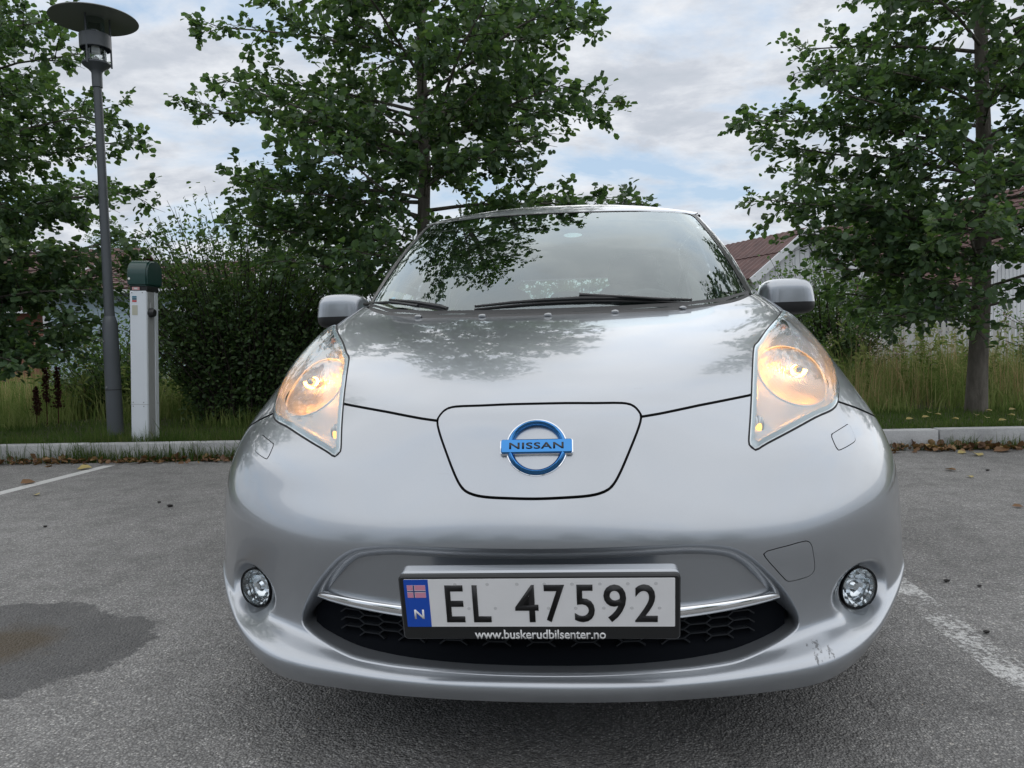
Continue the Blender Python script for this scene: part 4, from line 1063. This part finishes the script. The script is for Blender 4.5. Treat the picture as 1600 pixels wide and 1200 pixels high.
def shrub(name, label, c, rx, ry, h, n, seed, ls=.05, mat=None, cat='bush', gap=.16, group=None):
    rng = np.random.default_rng(seed); root = thing(name, label, cat, c, group); st = []
    LP, LA = [], []
    ns = int(n/95)
    for i in range(ns):
        a0 = rng.uniform(0, 2*PI); r_ = math.sqrt(rng.random()); az = a0+rng.normal(0, .3); top = h*(1-.34*r_**2.2)*rng.uniform(.45, 1.0)
        b = np.array([.35*rx*r_*math.cos(a0), .35*ry*r_*math.sin(a0), 0]); e = np.array([rx*r_*math.cos(az), ry*r_*math.sin(az), top])
        t = np.linspace(0, 1, 6)[:, None]; pts = b+(e-b)*np.concatenate([t**1.5, t**1.5, t**.8], 1)+rng.normal(0, .03, (6, 3))*t
        st.append((pts, .009*(1-t[:, 0])+.002))
        m_ = 95; u = rng.uniform(.02, 1.0, m_)**1.05; p = np.stack([np.interp(u, t[:, 0], pts[:, k]) for k in range(3)], 1)
        cl = rng.normal(0, gap*.55, (14, 3)); p = p+cl[rng.integers(0, 14, m_)]*(.95-.25*u[:, None])+rng.normal(0, .045, (m_, 3)); p[:, 2] = np.maximum(p[:, 2], .03)
        LP.append(p); LA.append(unit(rng.normal(0, 1, (m_, 3))*[1, 1, .5]))
    LP, LA = np.vstack(LP), np.vstack(LA)
    V, F = tube_np(st, 4); kind(fast_mesh('stems', V, F, M['twig'], root), 'stuff')
    a, s_, n_ = leaf_frames(rng, len(LP), LA, .15, .65)
    V, F = leaves_geo(LP, a, s_, n_, ls*rng.uniform(.65, 1.25, len(LP)), wid=.62)
    kind(fast_mesh('foliage', V, F, mat or M['hedge_leaf'], root), 'stuff')
    return root
sh1 = shrub('large_bush', 'tall dense dark green bush behind the white charging post', (-3.65, 7.0, .10), 1.5, .9, 2.75, 34000, 3, ls=.052)
sh2 = shrub('large_bush', 'dark green bush between the charging post and the tree behind the car', (-1.9, 7.5, .10), 1.5, .9, 2.25, 19000, 8)
sh3 = shrub('large_bush', 'lower dark bush under the tree beside the lamp post', (-5.9, 8.2, .10), 1.1, .8, 1.55, 8000, 15)
sh4 = shrub('large_bush', 'green bush in front of the brown-roofed house, left of the bare trunk', (3.35, 9.6, .10), 1.15, .9, 2.15, 13000, 21, ls=.055)
sh5 = shrub('large_bush', 'green bush right of the bare tree trunk among tall grass', (6.6, 8.6, .10), 1.5, 1.0, 1.7, 10000, 29)
# ------------------------------------------------------------------ grass and weeds
def grass_mat(name, stops, scale=1.6):
    t = NT(name); co = t.coord(); geo = t.node('ShaderNodeNewGeometry')
    f = t.math('ADD', t.math('MULTIPLY', t.noise(scale, 3, co), .55), t.math('MULTIPLY', geo.outputs['Random Per Island'], .45))
    c = t.ramp(f, stops); t.n.remove(t.b)
    d = t.node('ShaderNodeBsdfDiffuse', {'Color': c}).outputs[0]; tl = t.node('ShaderNodeBsdfTranslucent', {'Color': c}).outputs[0]
    x = t.node('ShaderNodeMixShader', {0: .45, 1: d, 2: tl}); t.l.new(x.outputs[0], t.o.inputs['Surface']); return t.m
M['lawn'] = grass_mat('short_grass', [(.25, (.050, .095, .022)), (.6, (.095, .150, .040)), (.9, (.20, .19, .08))])
M['meadow'] = grass_mat('meadow_grass', [(.20, (.085, .155, .040)), (.42, (.16, .22, .062)), (.66, (.26, .31, .11)), (.95, (.46, .42, .22))], 1.1)
M['straw'] = grass_mat('dry_grass', [(.3, (.28, .21, .10)), (.7, (.52, .41, .23))], 2.2)
M['fluff'] = grass_mat('seed_heads', [(.3, (.30, .22, .20)), (.7, (.58, .50, .46))], 5)
M['dock'] = plain('dock_seed', (.065, .018, .012), .9, noise=.4, nscale=60)
M['dry_leaf'] = leaf_mat('dry_leaf', (.085, .042, .02), (.19, .105, .05), .15, .7, 6.0, hi=(.30, .21, .09))
M['yellow_leaf'] = leaf_mat('yellow_leaf', (.22, .17, .06), (.42, .34, .13), .15, .6, 9.0, hi=(.30, .36, .10))
def ground_z(x, y): return .135+.025*np.sin(x*1.7+y*.6)*np.clip((y-5.2)/2, 0, 1)+.02*np.sin(x*.53-y*1.3)*np.clip((y-5.2)/2, 0, 1)
def blades(name, x, y, z, h, w, mat, seed, lean=.35, parent=None):
    rng = np.random.default_rng(seed); n = len(x); az = rng.uniform(0, 2*PI, n); ln = np.abs(rng.normal(0, lean, n))
    d = np.stack([np.cos(az), np.sin(az), 0*az], 1); s_ = np.stack([-np.sin(az+rng.normal(0, .8, n)), np.cos(az), 0*az], 1)
    P = np.stack([x, y, z], 1); V = []
    for t, ww in ((0, 1.0), (.5, .8), (1.0, .12)):
        c = P+d*(h*ln*t*t)[:, None]+UP*(h*t*(1-.25*ln*t))[:, None]
        V += [c-s_*(w*ww/2)[:, None], c+s_*(w*ww/2)[:, None]]
    V = np.stack(V, 1).reshape(-1, 3); b = np.arange(n)[:, None]*6
    F = np.concatenate([b+np.array([0, 1, 3, 2]), b+np.array([2, 3, 5, 4])])
    return kind(fast_mesh(name, V, F, mat, parent), 'stuff')
rng = np.random.default_rng(77)
def clumpy(n, x0, x1, y0, y1, k, sp):
    cx, cy = rng.uniform(x0, x1, k), rng.uniform(y0, y1, k); i = rng.integers(0, k, n)
    return np.clip(cx[i]+rng.normal(0, sp, n), x0, x1), np.clip(cy[i]+rng.normal(0, sp, n), y0, y1)
x, y = rng.uniform(-9, 7, 60000), 5.0+rng.random(60000)**1.3*1.9
blades('short_grass', x, y, ground_z(x, y)-.005, rng.uniform(.03, .085, len(x)), rng.uniform(.003, .006, len(x)), M['lawn'], 1, .7)
for side, x0, x1, seed in (('left', -11, 1.4, 2), ('right', 1.4, 9.5, 3)):
    x, y = clumpy(23000 if x0 < 0 else 15000, x0, x1, 6.35, 11, 420, .17)
    h = rng.uniform(.22, .74, len(x))*(np.clip((y-6.2)/1.3, .35, 1.0)); 
    o = blades('meadow_grass', x, y, ground_z(x, y)-.01, h, rng.uniform(.005, .012, len(x)), M['meadow'], seed, .62)
    x, y = clumpy(2200 if x0 < 0 else 3200, x0, x1, 6.6, 10.5, 30 if x0 < 0 else 45, .16)
    blades('dry_grass', x, y, ground_z(x, y)-.01, rng.uniform(.45, .95, len(x))*np.clip((y-6.2)/1.0, .45, 1.0), rng.uniform(.003, .006, len(x)), M['straw'], seed+10, .25)
    # tall leafy weeds: stems with small leaves and pale seed tops
    sx, sy = clumpy(170, x0, x1, 6.7, 10.5, 30, .35); polys = []; LPs, LAs, FP = [], [], []
    for px_, py_ in zip(sx, sy):
        hh = rng.uniform(.55, 1.08); t = np.linspace(0, 1, 5); ln = rng.normal(0, .10, 2)
        pts = np.stack([px_+ln[0]*t*t, py_+ln[1]*t*t, ground_z(px_, py_)+hh*t], 1); polys.append((pts, .004*(1-t)+.0014))
        m_ = 26; u = rng.uniform(.15, .95, m_); LPs.append(np.stack([np.interp(u, t, pts[:, k]) for k in range(3)], 1)); LAs.append(unit(rng.normal(0, 1, (m_, 3))*[1, 1, .35]+[0, 0, .4]))
        if rng.random() < .6:
            f_ = 26; u = rng.uniform(.80, 1.08, f_); FP.append(np.stack([np.interp(np.minimum(u, 1), t, pts[:, k]) for k in range(3)], 1)+rng.normal(0, .022, (f_, 3)))
    V, F = tube_np(polys, 3); kind(fast_mesh('weed_stems', V, F, M['meadow']), 'stuff')
    P_ = np.vstack(LPs); a, s_, n_ = leaf_frames(rng, len(P_), np.vstack(LAs), .1, .5)
    V, F = leaves_geo(P_, a, s_, n_, rng.uniform(.05, .11, len(P_)), wid=.34); kind(fast_mesh('weed_leaves', V, F, M['meadow']), 'stuff')
    P_ = np.vstack(FP); a, s_, n_ = leaf_frames(rng, len(P_), unit(rng.normal(0, 1, (len(P_), 3))), 0, 1)
    V, F = leaves_geo(P_, a, s_, n_, rng.uniform(.012, .026, len(P_)), wid=.8); kind(fast_mesh('weed_seed_heads', V, F, M['fluff']), 'stuff')
# tufts growing at the foot and top of the kerb
cx = rng.uniform(-8, 6.5, 95); i = rng.integers(0, 95, 11000); x = cx[i]+rng.normal(0, .11, 11000)
y = np.where(rng.random(11000) < .62, 4.80+rng.random(11000)*.055, 4.995+rng.random(11000)*.06); z = np.where(y < 4.9, .0, .12)
left = np.where(x < -2.2, 1.45, .75)
blades('kerb_grass', x, y, z, rng.uniform(.05, .20, len(x))*left*(.5+.5*np.sin(i*1.7)**2), rng.uniform(.003, .006, len(x)), M['lawn'], 6, .5)
# dock plants with dark seed spikes, nearest weeds on the left
for px_, py_, hh in ((73, 648, .62), (91, 652, .50), (57, 655, .34)):
    b = at(px_, py_, Y=6.55); b.z = float(ground_z(b.x, b.y)); r_ = thing('dock_plant', {73: 'tallest dark red-brown dock seed spike in the grass by the lamp post', 91: 'second dark red-brown dock seed spike, nearer the lamp post', 57: 'shortest dark red-brown dock seed spike, farther from the lamp post'}[px_], 'plant', b)
    tube('stem', [(0, 0, 0), (.01, 0, hh*.5), (.015, .01, hh*1.25)], [.006, .005, .003], M['dock'], r_, 6)
    n = 420; u = rng.random(n); rr = .034*(1-.6*u)
    P_ = np.stack([.012+rr*rng.normal(0, .6, n), rr*rng.normal(0, .6, n), hh*(.42+.86*u)], 1); a, s_, n_ = leaf_frames(rng, n, unit(rng.normal(0, 1, (n, 3))), 0, 1)
    V, F = leaves_geo(P_, a, s_, n_, rng.uniform(.016, .03, n), wid=.9); kind(fast_mesh('seed_spike', V, F, M['dock'], r_), 'stuff')
# leaf litter against the kerb, single fallen leaves on asphalt and lawn
n = 1600; x = np.concatenate([rng.uniform(-9, -2, n//2), rng.uniform(1.4, 7, n//2)]); y = 4.84-np.abs(rng.normal(0, .065, n)); P_ = np.stack([x, y, .006+rng.random(n)*.03*np.clip((y-4.66)/.15, 0, 1)], 1)
a, s_, n_ = leaf_frames(rng, n, unit(rng.normal(0, 1, (n, 3))*[1, 1, .15]), -.05, .55)
V, F = leaves_geo(P_, a, s_, n_, rng.uniform(.03, .07, n), [(0, 0, .02), (.3, .42, .16), (.75, .40, .22), (1, 0, .02), (.75, -.4, .18), (.3, -.42, .2)]); kind(fast_mesh('leaf_litter', V, F, M['dry_leaf']), 'stuff')
def fallen(px_, py_, Z, mat, L, label, group=None, yaw=0):
    p = at(px_, py_, Z=Z); a = np.array([[math.cos(yaw), math.sin(yaw), .04]]); n_ = np.array([[.15, -.25, .95]]); s_ = unit(np.cross(a, n_))
    V, F = leaves_geo(np.zeros((1, 3)), a, s_, n_, np.array([L]), [(0, 0, .02), (.28, .42, .14), (.72, .40, .2), (1, 0, .03), (.7, -.4, .12), (.3, -.42, .18)])
    V[:, 2] -= V[:, 2].min(); o = fast_mesh('fallen_leaf', V, F, mat, None, True); o.location = p; return tag(o, label, 'leaf', group)
FA, FL = 'fallen leaves lying loose on the asphalt', 'fallen leaves on the mown grass strip'
for k_, (px_, py_, L, mt) in enumerate(((1552, 705, .12, 'dry_leaf'), (1529, 712, .10, 'yellow_leaf'), (1576, 703, .10, 'yellow_leaf'), (1521, 700, .08, 'dry_leaf'), (1477, 733, .075, 'dry_leaf'), (1496, 708, .07, 'yellow_leaf'), (1518, 746, .05, 'yellow_leaf'), (1599, 792, .05, 'dry_leaf'), (56, 753, .10, 'dry_leaf'), (56, 772, .06, 'yellow_leaf'), (120, 733, .11, 'yellow_leaf'))):
    lb = 'dry brown leaf lying loose on the asphalt near the kerb' if mt == 'dry_leaf' else 'faded yellow leaf lying loose on the asphalt near the kerb'
    fallen(px_, py_, .006, M[mt], L, lb, FA, k_*1.3)
for k_, (px_, py_) in enumerate(((1440, 652), (1470, 648), (1542, 652), (1560, 657), (1586, 649), (1452, 644), (1576, 640), (1498, 655), (1592, 656), (1415, 655), (1550, 642), (1525, 648))):
    fallen(px_, py_, .19, M['yellow_leaf'], .065, 'yellowed leaf lying on the mown grass behind the kerb', FL, k_*2.1)
for k_, (px_, py_, s_) in enumerate(((266, 791, .022), (249, 785, .014), (71, 823, .014), (1479, 908, .014), (1530, 916, .010), (1541, 988, .012), (1543, 735, .016))):
    p = at(px_, py_, Z=.004); bm = bmesh.new(); s_ *= .6; bmesh.ops.create_icosphere(bm, subdivisions=2, radius=1)
    for v in bm.verts: v.co = Vector((v.co.x*s_*1.3, v.co.y*s_, v.co.z*s_*.55))*(1+.2*math.sin(v.co.x*9+v.co.y*7))
    o = from_bm('debris', bm, plain('dark_debris', (.012, .01, .009), .8), None, smooth=True); o.location = p+Vector((0, 0, s_*.4)); tag(o, 'small dark crumb of debris on the bare asphalt', 'debris', 'dark crumbs on the asphalt')
# ------------------------------------------------------------------ charging post
M['post_white'] = plain('post_white', (.60, .64, .68), .38, noise=.05, nscale=6)
M['post_grey'] = plain('post_grey', (.30, .31, .31), .5, noise=.08, nscale=8)
M['green_cap'] = plain('green_cap', (.006, .040, .034), .32, coat=.3)
M['screw'] = plain('screw', (.25, .25, .26), .35, .8)
po = at(205, 690, Y=5.07); po.z = .12
post = thing('charging_post', 'white car charging post with a dark green hood standing behind the kerb', 'charging post', po)
PR = Matrix.Rotation(math.radians(2.3), 4, 'Y') @ Matrix.Rotation(math.radians(1), 4, 'Z'); PW, PD, PH = .152, .20, 1.345
def pbox(name, c, s, mat, bevel=0, par=post): 
    bm = bmesh.new(); bm_box(bm, c, s); 
    if bevel: bmesh.ops.bevel(bm, geom=bm.edges[:], offset=bevel, segments=3, affect='EDGES', profile=.6)
    bmesh.ops.transform(bm, matrix=PR, verts=bm.verts); return from_bm(name, bm, mat, par, smooth=bool(bevel))
X_ = PW/2
pbox('column', (X_, PD/2, PH/2), (PW, PD, PH), M['post_white'], .012)
pbox('side_channel', (PW+.0015, PD*.36, PH/2), (.004, PD*.52, PH-.01), M['post_grey'])
pbox('side_rail', (PW+.003, PD*.66, PH/2), (.010, .012, PH-.01), M['post_white'], .002)
pbox('joint_line', (X_, PD/2, .355), (PW+.003, PD+.003, .003), M['post_grey'])
pbox('cap_band', (X_+.004, PD/2, PH+.018), (PW+.004, PD-.01, .055), M['black'], .006)
# hood: rounded top profile, deeper than the column
prof = [(-.022, 0), (-.024, .10), (-.018, .15), (.004, .195), (.05, .222), (.12, .228), (.19, .215), (.235, .17), (.245, .10), (.24, 0)]
bm = bmesh.new(); A = [bm.verts.new((-.012, y_, PH+.04+z_)) for y_, z_ in prof]; B = [bm.verts.new((PW+.020, y_, PH+.04+z_)) for y_, z_ in prof]
for k_ in range(len(prof)): bm.faces.new((A[k_], A[(k_+1) % len(prof)], B[(k_+1) % len(prof)], B[k_]))
bm.faces.new(A[::-1]); bm.faces.new(B); bmesh.ops.recalc_face_normals(bm, faces=bm.faces[:])
bmesh.ops.bevel(bm, geom=[e for e in bm.edges if e.calc_face_angle(0) > .9], offset=.014, segments=3, affect='EDGES'); bmesh.ops.transform(bm, matrix=PR, verts=bm.verts)
hd = from_bm('hood', bm, M['green_cap'], post, smooth=True)
lathe('lock', [(0, .006), (.009, .005), (.010, 0)], M['white'], hd, 16, PR @ Matrix.Translation((.012, -.0235, PH+.10)) @ Matrix.Rotation(PI/2, 4, 'X'))
pbox('warning_label', (.060, -.0010, PH+.018), (.066, .004, .026), plain('label_pink', (.55, .30, .30), .5))
pbox('label_text', (.060, -.0030, PH+.018), (.030, .003, .014), plain('label_pale', (.6, .6, .6), .5))
for k_, c in enumerate(((.02, .14, .22), (.03, .10, .14), (.45, .03, .03))): pbox('info_sticker', (.045, -.0008, PH-.055-k_*.018), (.040, .003, .014), plain('sticker_%d' % k_, c, .5))
pbox('notice', (.048, -.0008, PH-.17), (.048, .003, .085), plain('notice_cream', (.42, .42, .34), .6))
kn = lathe('socket_knob', [(0, .050), (.030, .046), (.040, .030), (.040, .0)], M['black'], post, 24, PR @ Matrix.Translation((PW, PD*.28, PH-.19)) @ Matrix.Rotation(PI/2, 4, 'Y'))
tube('socket_hinge', [PR @ Vector((PW+.006, PD*.28, PH-.15)), PR @ Vector((PW+.006, PD*.28, PH-.10))], .008, M['post_grey'], kn, 8)
for xx in (.022, .118):
    for zz in (.338, .372, PH-.018): lathe('screw', [(0, .003), (.0045, .002), (.005, 0)], M['screw'], post, 10, PR @ Matrix.Translation((xx, -.0002, zz)) @ Matrix.Rotation(PI/2, 4, 'X'))
# ------------------------------------------------------------------ lamp post
M['lamp_grey'] = plain('lamp_grey', (.075, .085, .095), .45, noise=.08, nscale=5)
M['lamp_disc'] = plain('lamp_disc', (.16, .17, .165), .5)
M['opal'] = plain('opal', (.7, .7, .68), .3)
lb_ = at(181, 682, Y=5.6); lb_.z = .11
lamp = thing('street_lamp', 'dark grey park lamp post with a wide flat disc hat beside the charging post', 'lamp post', lb_)
lathe('base_tube', [(.072, 0), (.070, .70), (.070, .80), (.067, 1.10), (.050, 1.16), (.046, 1.165)], M['lamp_grey'], lamp, 28)
lathe('pole', [(.046, 1.12), (.040, 2.2), (.036, 3.40)], M['lamp_grey'], lamp, 24)
lathe('base_band', [(.0735, .47), (.0735, .478)], M['black'], lamp, 28)
lathe('head_socket', [(.035, 3.28), (.045, 3.29), (.046, 3.38), (.046, 3.42), (.060, 3.445), (.108, 3.48), (.122, 3.495), (.122, 3.51), (.0, 3.51)], M['lamp_grey'], lamp, 28)
lathe('glass_cylinder', [(.093, 3.505), (.093, 3.66)], glassy('lamp_glass', (.86, .88, .88), 1.4), lamp, 28)
lathe('reflector_cone', [(.07, 3.512), (.0, 3.58)], M['opal'], lamp, 20)
lathe('lamp_tube', [(.0, 3.66), (.035, 3.66), (.035, 3.6), (.0, 3.595)], M['opal'], lamp, 16)
lathe('collar', [(.130, 3.635), (.134, 3.64), (.134, 3.76), (.130, 3.765), (.098, 3.765)], M['lamp_grey'], lamp, 32)
lathe('inner_glass', [(.085, 3.76), (.085, 3.91)], glassy('lamp_glass_upper', (.62, .66, .66), 1.2), lamp, 28)
for k_ in range(3):
    a_ = 2*PI*k_/3+.5; c_, s_ = math.cos(a_), math.sin(a_)
    tube('strut', [(.128*c_, .128*s_, 3.475), (.128*c_, .128*s_, 3.92)], .0085, M['lamp_grey'], lamp, 8)
lathe('disc_hat', [(0, 3.925), (.12, 3.923), (.30, 3.91), (.372, 3.898), (.378, 3.902), (.372, 3.91), (.30, 3.925), (.10, 3.945), (0, 3.95)], M['lamp_disc'], lamp, 64)
lathe('bolt', [(0, .004), (.009, .003), (.01, 0)], M['screw'], lamp, 10, Matrix.Translation((-.02, -.071, .50)) @ Matrix.Rotation(PI/2, 4, 'X'))
lathe('bolt', [(0, .004), (.007, .003), (.008, 0)], M['screw'], lamp, 10, Matrix.Translation((-.03, -.066, .93)) @ Matrix.Rotation(PI/2, 4, 'X'))
# ------------------------------------------------------------------ houses
def tile_mat():
    t = NT('roof_tile'); co = t.coord(); t.set(Base_Color=t.ramp(t.noise(3, 5, co, .7), [(.3, (.050, .022, .020)), (.7, (.105, .050, .043))]), Roughness=.75); return t.m
M['tile'] = tile_mat()
M['house_white'] = plain('house_white', (.62, .64, .67), .7, noise=.05, nscale=2)
M['house_blue'] = plain('house_blue', (.36, .46, .54), .7, noise=.06, nscale=3)
M['brick_red'] = plain('brick_red', (.24, .10, .07), .85, noise=.3, nscale=4)
M['win'] = plain('window_glass', (.03, .035, .04), .06)
def roof_slope(name, a, b, c, d, mat, parent, courses=14, thick=.035):
    """stepped tile courses over the quad a-b (eave) d-c (ridge); each course its own child"""
    a, b, c, d = map(Vector, (a, b, c, d)); n = (b-a).cross(d-a).normalized()
    if n.z < 0: n = -n
    rf = mesh(name, [a, b, c, d, a-n*.08, b-n*.08, c-n*.08, d-n*.08], [(0, 1, 2, 3), (4, 5, 6, 7), (0, 1, 5, 4), (1, 2, 6, 5), (2, 3, 7, 6), (3, 0, 4, 7)], mat, parent, False)
    for k_ in range(courses):
        t0, t1 = k_/courses, (k_+1.08)/courses; t1 = min(t1, 1)
        p0, p1, q1, q0 = a.lerp(d, t0), b.lerp(c, t0), b.lerp(c, t1), a.lerp(d, t1)
        m_ = max(6, int((b-a).length/.30)); vs, fs = [], []
        for i in range(2*m_+1):
            u = i/(2*m_); bu = .028*(i % 2)
            e, f = p0.lerp(p1, u), q0.lerp(q1, u)
            vs += [e+n*.004, e+n*(thick+bu), f+n*(.006+bu)]
        for i in range(2*m_): 
            for w in range(2): fs.append((i*3+w, i*3+3+w, i*3+4+w, i*3+1+w))
        mesh('tile_course', vs, fs, mat, rf, False)
    return rf
def gable_house(name, label, loc, rz, Lx, Dy, eave, ridge, wall, mats, over=.45, plank='h', seed=1, windows=(), door=None, clad=True, courses=14):
    """ridge along local X; local front faces -Y; base centre at loc"""
    h = thing(name, label, 'house', loc); h.rotation_euler = (0, 0, rz)
    x0, x1, y0, y1 = -Lx/2, Lx/2, -Dy/2, Dy/2
    mesh('wall', [(x0, y0, 0), (x1, y0, 0), (x1, y1, 0), (x0, y1, 0), (x0, y0, eave), (x1, y0, eave), (x1, y1, eave), (x0, y1, eave), (x0, 0, ridge), (x1, 0, ridge)],
         [(0, 1, 5, 4), (2, 3, 7, 6), (1, 2, 6, 9, 5), (3, 0, 4, 8, 7)], wall, h, False)
    wl = h.children[-1] if h.children else h
    sl = (ridge-eave)/(Dy/2); oy = over; oz = over*sl
    roof_slope('roof', (x0-over, y0-oy, eave-oz+.1), (x1+over, y0-oy, eave-oz+.1), (x1+over, 0, ridge+.1), (x0-over, 0, ridge+.1), mats, h, courses)
    roof_slope('roof', (x1+over, y1+oy, eave-oz+.1), (x0-over, y1+oy, eave-oz+.1), (x0-over, 0, ridge+.1), (x1+over, 0, ridge+.1), mats, h, 2)
    for sx in (x0-over, x1+over):
        for sy in (-1, 1):
            p, q = Vector((sx, sy*(Dy/2+oy), eave-oz)), Vector((sx, 0, ridge)); d = q-p
            box('bargeboard', (p+q)/2+Vector((0, 0, .04)), (.05, d.length+.05, .24), M['house_white'], h, rot=Matrix.Rotation(math.atan2(d.z, math.hypot(d.x, d.y))*(1 if d.y > 0 else -1), 4, 'X'))
    box('gutter', (0, y0-oy, eave-oz+.02), (Lx+2*over, .10, .10), M['house_white'], h)
    # cladding boards
    if clad:
        if plank == 'h':
            k_ = 0; z_ = .12
            pb = None
            while z_ < eave:
                pb = box('plank', (0, y0-.012, z_), (Lx+.02, .022, .150), wall, h, rot=Matrix.Rotation(-.05, 4, 'X')); z_ += .155
        else:
            xx = x0+.08
            while xx < x1: box('plank', (xx, y0-.012, eave/2), (.135, .02, eave-.02), wall, h); xx += .16
        if plank == 'v':                                    # boards in both gables
            for sx in (x0-.012, x1+.012):
                yy = y0+.1
                while yy < y1:
                    t_ = eave+(ridge-eave)*(1-abs(yy)/(Dy/2)); box('plank', (sx, yy, t_/2), (.02, .17, t_-.05), wall, h); yy += .20
    for sx in (x0, x1): box('corner_board', (sx, y0-.018, eave/2), (.15, .05, eave), M['house_white'], h)
    for wx, wz, ww, wh in windows:
        w_ = box('window', (wx, y0-.03, wz), (ww, .06, wh), M['win'], h)
        for dx, sx_, sz_ in ((-ww/2, .09, wh+.16), (ww/2, .09, wh+.16), (0, .05, wh)): box('window_frame', (wx+dx, y0-.05, wz), (sx_, .06, sz_), M['house_white'], w_)
        for dz in (-wh/2, wh/2): box('window_frame', (wx, y0-.053, wz+dz), (ww+.16, .06, .09), M['house_white'], w_)
    return h
# right: gable end of one wing towards the lot, long roof behind it
_A = at(1268, 359, Y=25.0); _d = Vector((-.437, .899, 0)); _L = 4.2
_c = _A+_d*(_L/2+.35)
h1 = gable_house('gabled_house', 'small white boarded gable wing with dark red-brown tiles and white bargeboards', (_c.x, _c.y, 0), math.atan2(_d.y, _d.x), _L, 4.0, _A.z-1.45, _A.z, M['house_white'], M['tile'], plank='v', over=.35, courses=9)
_R = at(1640, 288, Y=28.5); _B = at(1172, 381, Z=_R.z); _m = (_R+_B)/2; _v = _R-_B
h2 = gable_house('long_house', 'long white house with a high dark red-brown tiled roof behind the gable wing', (_m.x, _m.y, 0), math.atan2(_v.y, _v.x), _v.length, 7.5, 2.8, _R.z, M['house_white'], M['tile'], plank='v', windows=((_v.length*.30, 1.6, 1.2, 1.1), (_v.length*.18, 1.6, 1.2, 1.1), (_v.length*.4, 1.6, 1.2, 1.1)), courses=22)
h3 = gable_house('boarded_house', 'pale blue boarded house with a white corner board seen under the left tree', (-13.0, 24.0, 0), math.radians(2), 5.7, 7, 2.9, 3.9, M['house_blue'], M['tile'], plank='h', windows=((.9, 1.7, 1.0, 1.1),), courses=12)
h4 = gable_house('brick_house', 'red brick house far behind the pale blue boarded house', (-21.5, 27.5, 0), 0, 9, 7, 2.8, 5.0, M['brick_red'], M['tile'], clad=False, windows=((1.8, 1.6, 1.1, 1.0),), courses=8)
# picket fence right, behind the meadow
fe = thing('picket_fence', 'weathered white picket fence behind the tall grass by the houses', 'fence', (3.2, 16.2, 0)); pk = None
M['fence'] = plain('fence_white', (.46, .46, .45), .8, noise=.15, nscale=6)
for zz in (.45, 1.0): box('rail', (5.2, .03, zz), (11.2, .03, .08), M['fence'], fe)
for i in range(86):
    if pk is None:
        bm = bmesh.new(); pr_ = [(-.04, 0), (.04, 0), (.04, 1.12), (0, 1.17), (-.04, 1.12)]
        A = [bm.verts.new((x_, -.012, z_)) for x_, z_ in pr_]; B = [bm.verts.new((x_, .008, z_)) for x_, z_ in pr_]
        bm.faces.new(A); bm.faces.new(B[::-1])
        for k_ in range(5): bm.faces.new((A[k_], B[k_], B[(k_+1) % 5], A[(k_+1) % 5]))
        pk = from_bm('picket', bm, M['fence'], fe); o = pk
    else: o = pk.copy(); COL.objects.link(o)
    o.location = (-.3+i*.128, 0, random.uniform(-.02, .02)); o.rotation_euler = (0, random.uniform(-.02, .02), 0)
for i in range(6): box('post', (-.3+i*2.2, .05, .58), (.09, .09, 1.16), M['fence'], fe)
# trees across the lot and beyond the houses (shared with the ones above)
rr = random.Random(9)
for k_, (x_, y_, s_) in enumerate(((-16, -17, 1.05), (-10, -19, 1.2), (-4.5, -20, .95), (2.5, -21, 1.1), (8.5, -19, 1.0), (14, -18, 1.25), (20, -15, 1.1), (-21, -12, 1.1))):
    copy_tree((t_mid, t_left, t_right)[k_ % 3], (x_, y_, 0), rr.uniform(0, 6), s_, 'green tree across the parking lot, mirrored in the car paint', 'trees across the lot')
for k_, (x_, y_, s_) in enumerate(((-26, 40, 1.3), (-18, 46, 1.4), (-8, 48, 1.2), (0, 44, 1.1), (6, 50, 1.2), (24, 46, 1.0), (30, 40, 1.2), (-3, 38, .9))):
    copy_tree((t_mid, t_left, t_right)[k_ % 3], (x_, y_, 0), rr.uniform(0, 6), s_, 'distant green tree beyond the houses', 'distant trees')
for k_, (x_, y_, s_) in enumerate(((-13.5, -16, 1.0), (-7, -17.5, 1.1), (-1, -18, .9), (5.5, -18.5, 1.0), (11.5, -16.5, 1.1), (17, -14, 1.0))):
    r = sh1.copy(); COL.objects.link(r); r.location = (x_, y_, 0); r.rotation_euler = (0, 0, rr.uniform(0, 6)); r.scale = (1.8*s_, 1.3*s_, .8*s_); r['label'] = 'green hedge bush across the parking lot'; r['group'] = 'bushes across the lot'
    for ch in sh1.children: c = ch.copy(); COL.objects.link(c); c.parent = r
for k_ in range(15):
    r = (sh2, sh4)[k_ % 2].copy(); COL.objects.link(r); r.location = (-44+k_*6.3+rr.uniform(-1, 1), 44+rr.uniform(-4, 6), 0); r.rotation_euler = (0, 0, rr.uniform(0, 6)); s_ = rr.uniform(1.7, 2.3); r.scale = (s_*1.3, s_, s_*.9)
    r['label'] = 'distant dark green bush on the skyline beyond the houses'; r['group'] = 'distant bushes'
    for ch in (sh2, sh4)[k_ % 2].children: c = ch.copy(); COL.objects.link(c); c.parent = r
